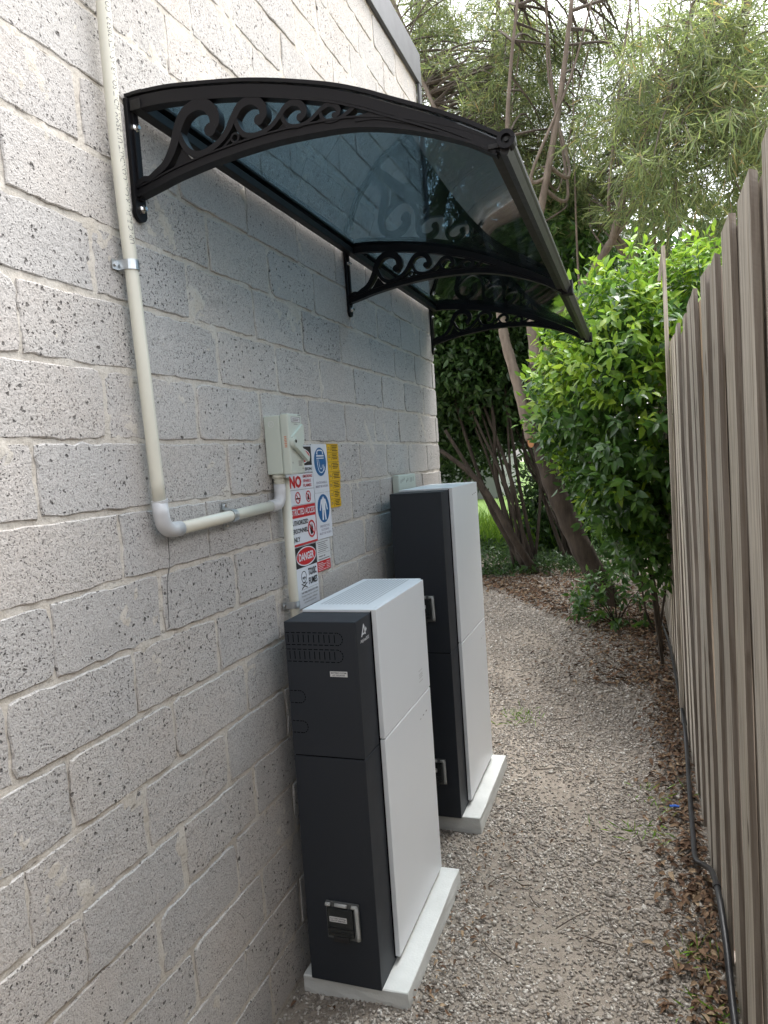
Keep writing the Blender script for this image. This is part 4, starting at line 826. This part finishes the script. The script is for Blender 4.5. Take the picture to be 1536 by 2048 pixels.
# shared leaf meshes for the singled-out leaves
def leaf_proto(nm, mt, curl, fold):
    V, T, Q = broad_leaves(np.zeros((1, 3)), np.array([[0, 1.0, 0]]), np.array([[0, 0, 1.0]]), np.array([1.0]), np.array([0.46]), curl, fold)
    me = bpy.data.meshes.new(nm); me.from_pydata(V[0].tolist(), [], [tuple(q) for q in T] + [tuple(q) for q in Q]); me.materials.append(M[mt]); me.polygons.foreach_set('use_smooth', [True] * 6); return me
protoM = [leaf_proto('hedge_leaf', 'hedge', k, 0.16) for k in (0.12, 0.25, 0.38)]; protoY = [leaf_proto('young_leaf', 'young', k, 0.2) for k in (0.1, 0.22)]
def place_leaf(me, base, dvec, uph, L, parent, name='leaf'):
    d, s, nr = frames(np.array([dvec]), np.array([uph])); d, s, nr = d[0], s[0], nr[0]
    o = bpy.data.objects.new(name, me); C.objects.link(o); o.parent = parent; org = np.array(ORG[parent.name]) if parent else np.zeros(3); b = base - org
    o.matrix_local = Matrix(((s[0] * L, d[0] * L, nr[0] * L, b[0]), (s[1] * L, d[1] * L, nr[1] * L, b[1]), (s[2] * L, d[2] * L, nr[2] * L, b[2]), (0, 0, 0, 1))); return o
for i in np.where(own)[0]: place_leaf(random.choice(protoY if isn[i] else protoM), c_[i], d_[i], u_[i], float(L_[i]), hedge)
# inner, older leaves close the gaps; stems carry them
n = 3800; k = rng.integers(0, len(cand), n); pin = cand[k, :3] - cand[k, 3:] * rng.uniform(0.10, 0.34, (n, 1)); dn = unit(n) + np.array([0, -0.3, -0.2]); Ln = rng.uniform(0.06, 0.10, n)
V, T, Q = broad_leaves(pin, dn, unit(n) + np.array([0, 0, 0.7]), Ln, Ln * 0.48); tag(bulk('inner_foliage', V, T, 'hedge', hedge, Q, True), kind='stuff')
m = MB()
for i in range(5):
    a_ = np.array([random.uniform(1.08, 1.17), random.uniform(4.8, 6.0), 0.0]); b_ = cand[random.randrange(len(cand)), :3] * 0.5 + np.array([0.53, 2.65, 0.75]); q = [a_, a_ * 0.6 + b_ * 0.4 + rng.normal(0, 0.07, 3), b_]
    m.tube(smooth_path(q, 4), np.linspace(0.012, 0.004, 9), 5)
m.build('stems', 'bark_dark', hedge)
# long soft shoots that stand above the hedge
m = MB(); tp = [at(1240, 520, 5.0), at(1290, 495, 4.9), at(1335, 500, 5.2), at(1370, 478, 4.6), at(1395, 490, 4.4), at(1180, 575, 5.2), at(1125, 650, 5.2), at(1385, 560, 4.3), at(1075, 815, 4.9), at(1260, 840, 4.6), at(1300, 900, 4.5), at(1165, 1000, 4.9), at(1240, 780, 4.55)]
sc_, sd_, su_, sl_, sw_ = [], [], [], [], []
for p in tp:
    q = np.array(p); gdir = np.array([random.gauss(0, 0.12), random.gauss(-0.1, 0.1), 1.0]) if q[2] > 2.2 else np.array([random.gauss(-0.4, 0.2), -0.55, random.gauss(0.1, 0.2)])
    gdir /= np.linalg.norm(gdir); st = q - gdir * 0.22; m.tube([st, (st + q) / 2 + rng.normal(0, 0.01, 3), q], [0.004, 0.003, 0.002], 5)
    r_ = sprigs(np.array([st + gdir * 0.08]), np.array([gdir]), 5, 0.032, 0.075, 0.105, 0.45, 0.0)
    for lst, a_ in zip((sc_, sd_, su_, sl_, sw_), r_[:5]): lst.append(a_)
sc_, sd_, su_, sl_, sw_ = [np.concatenate(q) for q in (sc_, sd_, su_, sl_, sw_)]
V, T, Q = broad_leaves(sc_, sd_, su_, sl_, sw_, 0.22); tag(bulk('shoot_leaves', V, T, 'young', hedge, Q, True), kind='stuff'); tag(m.build('shoots', 'hedge', hedge), kind='stuff')

# ------------------------------------------------------------------ trees
def limb(m, pts, r0, r1, n=8, k=6):
    q = smooth_path(pts, k); rr = np.linspace(r0, r1, len(q)) * (1 + 0.06 * np.sin(np.arange(len(q)) * 1.7)); m.tube(q, rr, n); return q
def feathery_crown(tree, limbs, blobs, nclu, twigs, leaves, Lr=(0.09, 0.15), seed=0, mat='willow', wid=0.0068, droop=0.75):
    """clusters of drooping twigs with narrow leaves, joined to the limbs by fine branches"""
    lp = np.concatenate([np.array(q)[len(q) // 3:] for q in limbs]); mb = MB(); Cc, Dd, Ll = [], [], []; tw = []
    for (c0, e0, share) in blobs:
        for i in range(int(nclu * share)):
            u = unit(1)[0]; cc = np.array(c0) + u * np.array(e0) * random.random() ** 0.45
            j = np.argmin(((lp - cc) ** 2).sum(1) + rng.random(len(lp)) * 0.6); a_ = lp[j]; mid = a_ * 0.5 + cc * 0.5 + rng.normal(0, 0.09, 3) + np.array([0, 0, 0.10])
            ln = np.linalg.norm(cc - a_); mb.tube(smooth_path([a_, mid, cc], 4), np.linspace(0.006 + 0.008 * min(ln, 1.6), 0.003, 9), 4, False)
            for _ in range(twigs):
                d = unit(1)[0] * np.array([1, 1, 0.7]) + np.array([0, 0, 0.25]); d /= np.linalg.norm(d); tl = random.uniform(0.22, 0.5); s_ = cc + rng.normal(0, 0.06, 3)
                e1 = s_ + d * tl * 0.55; e2 = e1 + (d * 0.6 + np.array([0, 0, -droop * random.random()])) * tl * 0.5; tw.append((s_, e1, e2))
                for k in range(leaves):
                    t = (k + random.random()) / leaves; t = 0.12 + 0.9 * t; p = s_ + (e1 - s_) * min(1, t * 2) + (e2 - e1) * max(0, t * 2 - 1)
                    Cc.append(p); Dd.append(d * 0.5 + unit(1)[0] * 0.75 + np.array([0, 0, -0.45 * droop])); Ll.append(random.uniform(*Lr))
    Cc, Dd, Ll = np.array(Cc), np.array(Dd), np.array(Ll); V, T = narrow_leaves(Cc, Dd, unit(len(Cc)) + np.array([0, 0, 0.4]), Ll, np.full(len(Cc), wid) * rng.uniform(0.75, 1.4, len(Cc)))
    tag(bulk('crown', V, T, mat, tree), kind='stuff')
    W = np.array(tw); n = len(W); r_ = 0.0022; o1 = np.array([r_, 0, 0]); o2 = np.array([-r_ * 0.5, r_ * 0.8, 0]); o3 = np.array([-r_ * 0.5, -r_ * 0.8, 0])
    VV = np.stack([W[:, i] + o_ for i in range(3) for o_ in (o1, o2, o3)], 1); Q = np.array([[i * 3 + k, i * 3 + (k + 1) % 3, i * 3 + 3 + (k + 1) % 3, i * 3 + 3 + k] for i in range(2) for k in range(3)])
    tag(bulk('twigs', VV, None, 'twig', tree, (Q[None] + (np.arange(n) * 9)[:, None, None]).reshape(-1, 4)), kind='stuff'); mb.build('branches', 'twig', tree)
TY = 6.9
b0 = at(1222, 1215, TY); treeA = thing('leaning_tree', (b0[0], b0[1], 0), 'leaning tree with forked pale trunk and feathery crown behind the hedge', 'tree')
A = lambda u, v, y=TY: at(u, v, y)
m = MB(); limbsA = []; extra = []
trunk_pts = [A(1232, 1225), A(1205, 1175), A(1165, 1100), A(1128, 1020), A(1100, 950), A(1080, 870), A(1072, 800), A(1074, 730)]; trunk_pts[0][2] = -0.15
limb(m, trunk_pts, 0.108, 0.08, 12); m.build('trunk', 'bark_dark', treeA, True)  # trunk coloured darker than the limbs to carry the shade under the crown
def add_limb(pts, r0, r1, mt='bark', tree=None, store=None):
    mm = MB(); store.append(limb(mm, pts, r0, r1, 9)); mm.build('limb', mt, tree, True)
add_limb([A(1074, 760), A(1068, 690), A(1060, 600), A(1066, 500, 6.7), A(1085, 400, 6.6), A(1110, 260, 6.5), A(1130, 120, 6.4), A(1150, -60, 6.3)], 0.062, 0.014, tree=treeA, store=limbsA)
add_limb([A(1076, 740), A(1105, 685), A(1150, 610), A(1185, 545), A(1225, 480), A(1262, 425), A(1310, 375, 6.7), A(1380, 340, 6.5), A(1420, 330, 6.4)], 0.058, 0.012, tree=treeA, store=limbsA)
add_limb([A(1225, 480), A(1250, 380, 6.8), A(1300, 240, 6.7), A(1390, 130, 6.5), A(1440, 0, 6.4)], 0.035, 0.012, tree=treeA, store=limbsA)
add_limb([A(1066, 620), A(1040, 480, 6.7), A(1015, 330, 6.6), A(1020, 150, 6.5), A(1040, -40, 6.4)], 0.034, 0.010, tree=treeA, store=limbsA)
add_limb([A(1064, 880), A(1046, 810), A(1030, 750), A(1010, 680), A(1000, 620), A(985, 520), A(960, 420), A(930, 330, 7.0), A(890, 260, 7.1), A(840, 150, 7.2), A(790, 30, 7.3)], 0.062, 0.012, tree=treeA, store=limbsA)
q = A(1062, 885, TY - 0.085); MB().disc(0, 0, 0.030, 0.048, -0.02, 0.012, lambda u, v_, d_: (q[0] + u, q[1] - d_, q[2] + v_), 18).build('cut_stub', 'cut', treeA)
for i in range(15):      # long thin upright branches
    u0 = random.uniform(980, 1330); v0 = random.uniform(300, 560); u1 = u0 + random.gauss(30, 70); yb = random.uniform(6.3, 7.4); j = min((q for L_ in limbsA for q in L_), key=lambda q: np.linalg.norm(q - A(u0, v0, yb)))
    add_limb([j, A(u0, v0, yb), A((u0 + u1) / 2 + random.gauss(0, 14), v0 * 0.45, yb - 0.1), A(u1, -40, yb - 0.2)], random.uniform(0.012, 0.02), 0.005, tree=treeA, store=extra)
feathery_crown(treeA, limbsA, [(A(1060, 130, 7.6), (1.8, 0.9, 1.2), 0.42), (A(960, 330, 7.8), (0.9, 0.6, 0.8), 0.12), (A(1330, 200, 7.7), (1.4, 0.8, 1.0), 0.33), (A(1190, 360, 7.8), (1.0, 0.6, 0.6), 0.12), ((0.1, 7.6, 4.2), (1.7, 1.1, 0.8), 0.26)], 280, 8, 22)
# second feathery tree, behind the house corner
tb = np.array([-2.1, 8.6, 0.0]); treeB = thing('feathery_tree', tb, 'slender branching tree standing behind the house corner at the upper left', 'tree'); limbsB = []
add_limb([(tb[0], tb[1], -0.1), A(842, 640, 8.6), A(872, 430, 8.4), A(905, 300, 8.2), A(870, 200, 8.1), A(820, 90, 8.0), A(770, -30, 7.9)], 0.12, 0.03, tree=treeB, store=limbsB)
add_limb([A(880, 400, 8.4), A(940, 250, 8.3), A(985, 120, 8.2), A(1000, -50, 8.1)], 0.055, 0.018, tree=treeB, store=limbsB)
add_limb([A(890, 250, 8.15), A(850, 110, 8.2), A(835, -30, 8.2)], 0.04, 0.014, tree=treeB, store=limbsB)
feathery_crown(treeB, limbsB, [(A(860, 60, 8.2), (1.3, 0.9, 1.3), 0.6), (A(960, 200, 8.4), (1.0, 0.9, 1.2), 0.4)], 150, 8, 24)
# third, beyond the fence on the right, with long hanging leaves
tb = np.array([2.9, 7.6, 0.0]); treeC = thing('drooping_tree', tb, 'drooping narrow-leaved tree beyond the fence at the upper right', 'tree'); limbsC = []
add_limb([(tb[0], tb[1], -0.1), (2.8, 7.5, 1.6), A(1560, 420, 7.3), A(1500, 250, 7.1), A(1480, 120, 6.9), A(1500, -40, 6.8)], 0.13, 0.03, tree=treeC, store=limbsC)
add_limb([A(1545, 380, 7.3), A(1470, 260, 6.8), A(1400, 160, 6.4)], 0.05, 0.014, tree=treeC, store=limbsC)
feathery_crown(treeC, limbsC, [(A(1460, 150, 6.2), (0.9, 0.8, 0.8), 0.45), (A(1430, 330, 6.0), (0.75, 0.7, 0.45), 0.3), (A(1520, 330, 6.8), (0.8, 0.8, 0.9), 0.25)], 100, 8, 22, (0.13, 0.21), droop=1.25, wid=0.0085)

# ------------------------------------------------------------------ thicket and background
def bush(name, base, label, stems, blobs, nleaf, L0, L1, mat, ratio=0.42, cat='shrub', sr=(0.035, 0.012), barkm='bark_dark', group=None):
    o = thing(name, base, label, cat, group)
    for pts, r0 in stems:
        mm = MB(); limb(mm, pts, r0, r0 * 0.45, 7, 4); mm.build('stem', barkm, o, True)
    P = []
    for (c0, e0, sh) in blobs:
        n = int(nleaf * sh); nc = max(4, n // 45); cc = np.array(c0) + unit(nc) * np.array(e0) * (rng.random((nc, 1)) ** 0.4); P.append((cc[rng.integers(0, nc, n)] + rng.normal(0, 0.13, (n, 3))))
    P = np.concatenate(P); n = len(P); L = rng.uniform(L0, L1, n); V, T, Q = broad_leaves(P, unit(n) + np.array([0, 0, -0.3]), unit(n) + np.array([0, 0, 1.0]), L, L * ratio)
    tag(bulk('foliage', V, T, mat, o, Q, True), kind='stuff'); return o
def stem_fan(base, tops, r):
    out = []
    for (t_, rr) in tops: b_ = np.array(base) + rng.normal(0, 0.10, 3) * np.array([1, 1, 0]); t_ = np.array(t_); out.append(([b_, b_ * 0.62 + t_ * 0.38 + rng.normal(0, 0.08, 3), b_ * 0.3 + t_ * 0.7 + rng.normal(0, 0.08, 3), t_], rr))
    return out
B1 = (-0.30, 9.0, -0.05)
tops = [(A(880, 900, 8.6), 0.060), (A(890, 860, 8.8), 0.045), (A(905, 780, 9.0), 0.035), (A(925, 700, 9.1), 0.030), (A(940, 760, 9.2), 0.022), (A(960, 680, 9.2), 0.034), (A(975, 720, 9.4), 0.020), (A(985, 640, 9.3), 0.028), (A(1005, 700, 9.2), 0.022), (A(915, 640, 9.4), 0.022), (A(895, 700, 9.0), 0.026), (A(1020, 760, 9.4), 0.022)]
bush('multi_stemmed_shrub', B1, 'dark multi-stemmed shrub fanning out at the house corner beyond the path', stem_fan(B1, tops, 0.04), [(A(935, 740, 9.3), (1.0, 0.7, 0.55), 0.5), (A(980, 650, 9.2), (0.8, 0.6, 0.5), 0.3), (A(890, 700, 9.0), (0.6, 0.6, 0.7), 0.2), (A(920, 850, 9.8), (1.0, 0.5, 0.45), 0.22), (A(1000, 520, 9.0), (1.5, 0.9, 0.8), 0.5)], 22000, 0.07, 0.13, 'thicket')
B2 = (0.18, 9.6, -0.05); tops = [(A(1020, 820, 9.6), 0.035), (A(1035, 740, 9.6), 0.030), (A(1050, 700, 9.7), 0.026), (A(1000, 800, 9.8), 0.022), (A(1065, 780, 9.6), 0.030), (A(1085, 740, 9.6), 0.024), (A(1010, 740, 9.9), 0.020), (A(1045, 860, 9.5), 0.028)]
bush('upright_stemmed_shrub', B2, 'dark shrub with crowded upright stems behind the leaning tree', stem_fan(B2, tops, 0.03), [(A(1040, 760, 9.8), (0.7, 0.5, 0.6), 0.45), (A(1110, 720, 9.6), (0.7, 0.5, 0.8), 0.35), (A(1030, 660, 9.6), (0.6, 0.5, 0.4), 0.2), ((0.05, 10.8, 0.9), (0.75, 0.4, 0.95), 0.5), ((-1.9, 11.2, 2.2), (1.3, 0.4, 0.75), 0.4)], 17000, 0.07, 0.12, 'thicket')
bush('broadleaf_shrub', (1.0, 8.2, 0), 'glossy broad-leaved shrub below the feathery crown, right of the awning', stem_fan((1.0, 8.2, 0), [(A(1110, 480, 7.9), 0.04), (A(1160, 470, 8.0), 0.035), (A(1130, 580, 7.8), 0.03)], 0.03), [(A(1120, 500, 7.8), (0.45, 0.4, 0.75), 0.5), (A(1170, 560, 7.8), (0.5, 0.4, 0.6), 0.3), (A(1090, 430, 8.0), (0.35, 0.3, 0.4), 0.2)], 3600, 0.08, 0.13, 'hedge')
bush('low_dark_bush', (-2.5, 10.7, 0), 'low dark bush behind the multi-stemmed shrub at the house corner', stem_fan((-2.5, 10.7, 0), [((-2.9, 10.6, 1.0), 0.02), ((-2.3, 10.7, 1.2), 0.02)], 0.02), [((-2.7, 10.7, 0.75), (1.05, 0.35, 0.8), 0.6), ((-1.7, 10.9, 1.45), (0.9, 0.35, 0.35), 0.4)], 5200, 0.07, 0.12, 'thicket')
# row of background trees and tall bushes closing the view
BG = [(-5.2, 13.5, 6.0, 'far evergreen tree left of the lime grass, just past the house corner'), (-2.6, 15.5, 6.8, 'far dark evergreen tree behind the multi-stemmed shrub'), (-0.2, 14.0, 6.4, 'far bushy evergreen tree behind the forked trunk'), (2.2, 13.0, 6.0, 'far bushy evergreen tree behind the hedge'), (4.8, 12.0, 5.6, 'far evergreen tree beyond the fence on the right')]
for (x_, y_, h_, lab_) in BG:
    lo = 1.9 if x_ < -3 else (1.6 if x_ < -1 else 0.9)
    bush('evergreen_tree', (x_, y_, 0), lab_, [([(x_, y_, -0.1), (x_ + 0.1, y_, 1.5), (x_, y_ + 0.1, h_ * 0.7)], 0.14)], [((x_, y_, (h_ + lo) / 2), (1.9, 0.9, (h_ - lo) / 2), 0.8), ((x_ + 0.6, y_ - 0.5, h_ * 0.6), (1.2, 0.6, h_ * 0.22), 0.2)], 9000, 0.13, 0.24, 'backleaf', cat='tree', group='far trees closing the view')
for (x_, y_, lab_) in ((0.4, -6.6, 'unseen dark bush added behind the viewer to block sky light, house side'), (2.2, -6.4, 'unseen dark bush added behind the viewer to block sky light, fence side')):
    bush('sky_block_bush', (x_, y_, 0), lab_, [([(x_, y_, -0.1), (x_, y_, 1.5), (x_, y_, 2.4)], 0.1)], [((x_, y_, 1.7), (1.1, 0.5, 1.7), 1.0)], 3000, 0.16, 0.26, 'backleaf', group='bushes added behind the viewer to block sky light')  # unseen bushes, added to darken the sides that face the camera
# low ferny cover at the foot of the thicket, strappy grass behind
def blades(name, n, zone, L0, L1, wd, mat, spread, label, cat):
    x = rng.uniform(zone[0], zone[1], n); y = rng.uniform(zone[2], zone[3], n); c = np.stack([x, y, np.full(n, -0.02)], -1); d = np.stack([rng.normal(0, spread, n), rng.normal(0, spread, n), np.ones(n)], -1)
    V, T = narrow_leaves(c, d, unit(n) + np.array([0, 0, 0.2]), rng.uniform(L0, L1, n), np.full(n, wd), 0.45); return tag(bulk(name, V, T, mat), kind='stuff', label=label, cat=cat)
blades('grass', 9000, (-5.5, 1.5, 10.6, 13.0), 0.25, 0.75, 0.018, 'grass', 0.35, 'lime green strappy grass seen between the thicket stems', 'grass')
n = 9500; x = rng.uniform(-3.0, 0.9, n); y = rng.uniform(8.6, 11.2, n); c = np.stack([x, y, rng.uniform(0.0, 0.22, n) * (0.6 + 0.5 * np.sin(x * 4 + y * 3))], -1); L = rng.uniform(0.05, 0.11, n)
V, T, Q = broad_leaves(c, unit(n) + np.array([0, -0.2, 0.5]), unit(n) + np.array([0, 0, 1.2]), L, L * 0.3); tag(bulk('ground_cover', V, T, 'thicket', None, Q, True), kind='stuff', label='low dark ground cover at the foot of the thicket', cat='ground cover')
o = thing('pale_outbuilding', (-6.5, 24, 0), 'pale rendered outbuilding glimpsed through the thicket stems', 'building'); MB().box(-11, -3.4, 24, 28, -0.1, 2.5).build('wall', 'render', o); MB().box(-11.3, -3.1, 23.6, 28.4, 2.51, 2.75).build('roof', 'steel', o)
# small sapling of the hedge by the fence foot
o = thing('seedling_shrub', (0.80, 6.25, 0), 'small dark leafy seedling growing from the litter at the tree foot', 'shrub'); Pq = np.array([0.80, 6.2, 0.20]) + unit(80) * np.array([0.32, 0.26, 0.24]); Nq = unit(80) + np.array([0, -0.3, 0.5])
r_ = sprigs(Pq, Nq, 3, 0.03, 0.06, 0.10, 0.42); V, T, Q = broad_leaves(*r_[:5]); tag(bulk('foliage', V, T, 'hedge', o, Q, True), kind='stuff'); m = MB()
for p in Pq[::4]: m.tube([(0.80, 6.25, -0.02), (0.80 * 0.5 + p[0] * 0.5, 6.22, p[2] * 0.6), p], [0.006, 0.004, 0.003], 5)
m.build('stems', 'bark_dark', o)

# ------------------------------------------------------------------ fallen leaves, twigs, bits
def litter(n, fx, fy, L0, L1, dens=None):
    x, y = fx(n), fy(n); L = rng.uniform(L0, L1, n); c = np.stack([x, y, gz(x, y) + rng.uniform(0.006, 0.026, n)], -1); a = rng.uniform(0, 6.283, n); d = np.stack([np.cos(a), np.sin(a), rng.normal(0, 0.22, n)], -1); return c, d, unit(n) * 0.45 + np.array([0, 0, 1.0]), L, L * rng.uniform(0.28, 0.55, n)
def far_litter(n):
    c, d, u, L, W = litter(n, lambda n: rng.uniform(-1.6, 1.18, n), lambda n: 5.9 + np.abs(rng.normal(0, 1.3, n)) + rng.uniform(-0.2, 0.2, n), 0.025, 0.065)
    c[:, 1] += np.clip((0.75 - c[:, 0]) * 1.5, 0, 2.2); return c, d, u, L, W
parts = [far_litter(6500), litter(2100, lambda n: 1.18 - np.abs(rng.normal(0, 0.085, n)), lambda n: rng.uniform(1.4, 4.6, n), 0.015, 0.042),
         litter(1700, lambda n: 1.18 - np.abs(rng.normal(0, 0.30, n)), lambda n: rng.uniform(4.6, 6.6, n), 0.02, 0.055),
         litter(140, lambda n: 0.36 + np.abs(rng.normal(0, 0.08, n)), lambda n: rng.uniform(1.7, 2.75, n), 0.010, 0.026),
         litter(420, lambda n: rng.uniform(0.02, 1.18, n), lambda n: rng.uniform(1.2, 6.0, n), 0.008, 0.024)]
c, d, u, L, W = [np.concatenate(q) for q in zip(*parts)]
onp = (c[:, 0] < 0.36) & (c[:, 1] > 1.70) & (c[:, 1] < 3.40); c, d, u, L, W = c[~onp], d[~onp], u[~onp], L[~onp], W[~onp]
V, T, Q = broad_leaves(c, d, u, L, W, 0.35, 0.35); tag(bulk('leaf_litter', V, T, 'litter', None, Q), kind='stuff', label='brown leaf litter drifted along the fence and under the trees', cat='leaf litter')
mB = [leaf_proto('brown_leaf', 'brown_leaf', k, f_) for k, f_ in ((0.1, 0.3), (0.3, 0.4), (-0.2, 0.25), (0.45, 0.5))]; mT = [leaf_proto('tan_leaf', 'tan_leaf', k, f_) for k, f_ in ((0.1, 0.2), (0.25, 0.4), (-0.15, 0.3))]
def fallen(me, x, y, L, label, group, wide=1.0, ang=None, lift=0.014):
    a = random.uniform(0, 6.283) if ang is None else ang
    o = place_leaf(me, np.array([x, y, float(gz(np.array(x), np.array(y))) + lift]), np.array([math.cos(a), math.sin(a), random.gauss(0.05, 0.12)]), np.array([random.gauss(0, 0.25), random.gauss(0, 0.25), 1.0]), L, None, 'fallen_leaf')
    o.matrix_world = o.matrix_local @ Matrix.Diagonal((wide, 1, 1, 1)); return tag(o, label, 'fallen leaf', group)
for i in range(70): fallen(random.choice(mB), 1.165 - abs(random.gauss(0, 0.075)), random.uniform(1.55, 3.6), random.uniform(0.042, 0.072), 'curled brown fallen leaf in the drift along the foot of the fence', 'brown leaves along the fence foot', random.uniform(0.9, 1.5))
for i in range(26): fallen(random.choice(mT), 1.10 - abs(random.gauss(0, 0.13)), random.uniform(1.5, 3.9), random.uniform(0.035, 0.065), 'tan fallen leaf on the gravel beside the fence', 'tan leaves near the fence', random.uniform(0.7, 1.3))
for i in range(22): fallen(random.choice(mB + mT), random.uniform(0.42, 0.95), random.uniform(1.5, 3.6), random.uniform(0.02, 0.04), 'small dry leaf scattered on the middle of the gravel path', 'small leaves on the path')
fallen(mB[0], 0.050, 1.655, 0.055, 'reddish brown leaf on the gravel between wall and near pad corner', None, 1.2, 2.6); fallen(mB[1], 0.285, 1.685, 0.060, 'orange brown leaf lying in front of the near pad corner', None, 1.3, 2.8)
fallen(mT[0], 0.60, 2.52, 0.085, 'long tan leaf blade on the gravel beside the far pad', None, 0.45, 0.5); fallen(mT[1], 0.47, 2.00, 0.05, 'pale tan leaf beside the near pad', None, 1.2, 0.3)
fallen(protoY[0], 0.86, 5.75, 0.09, 'bright yellow fallen leaf in the litter below the seedling', None, 1.2, 0.7).data = leaf_proto('yellow_leaf', 'yellow_leaf', 0.1, 0.2)
m = MB().ribbon([(0.0, 0.0), (0.02, 0.008), (0.036, 0.003)], [0.012, 0.016, 0.008], 0.012, 0.016, lambda u, v_, d_: (1.075 + u, 3.02 + v_, d_)); tag(m.build('plastic_scrap', 'bluebit', None, False, (1.09, 3.02, 0.01)), 'tiny blue plastic scrap on the gravel near the fence', 'scrap')
for i in range(26):
    x, y = random.uniform(0.4, 1.15), random.uniform(1.6, 5.5); a = random.uniform(0, 3.14); l = random.uniform(0.05, 0.16); p = [np.array([x + math.cos(a) * l * t, y + math.sin(a) * l * t, float(gz(np.array(x), np.array(y))) + 0.011 + random.random() * 0.006]) + rng.normal(0, 0.006, 3) * np.array([1, 1, 0]) for t in (0, 0.35, 0.7, 1)]
    tag(MB().tube(p, [0.0022, 0.002, 0.0016, 0.001], 5).build('twig', 'twig', None, False, tuple(p[0])), 'thin dry twig lying on the gravel path', 'twig', 'twigs on the path')
# weeds at the fence foot
for i, (x, y, k, lab_) in enumerate(((1.135, 1.93, 9, 'small green weed tuft by the pipe in the lower right corner'), (1.10, 2.12, 6, 'small green weed tuft just past the pipe bend'), (0.98, 2.85, 10, 'flat patch of thin green weed on the gravel near the fence'), (0.32, 3.95, 14, 'mossy green weed patch beside the far pad'), (1.02, 3.12, 8, 'sparse green weed beside the blue scrap'))):
    n = k * 4; c = np.array([x, y, 0.0]) + rng.normal(0, 0.035 if i < 2 else 0.07, (n, 3)) * np.array([1, 1, 0]); V, T = narrow_leaves(c, unit(n) * np.array([1, 1, 0.3]) + np.array([0, 0, 0.5]), unit(n) + np.array([0, 0, 0.5]), rng.uniform(0.03, 0.07, n), np.full(n, 0.005)); o = thing('weed', (x, y, 0), lab_, 'weed', 'weeds on the gravel'); tag(bulk('blades', V, T, 'grass', o), kind='stuff')
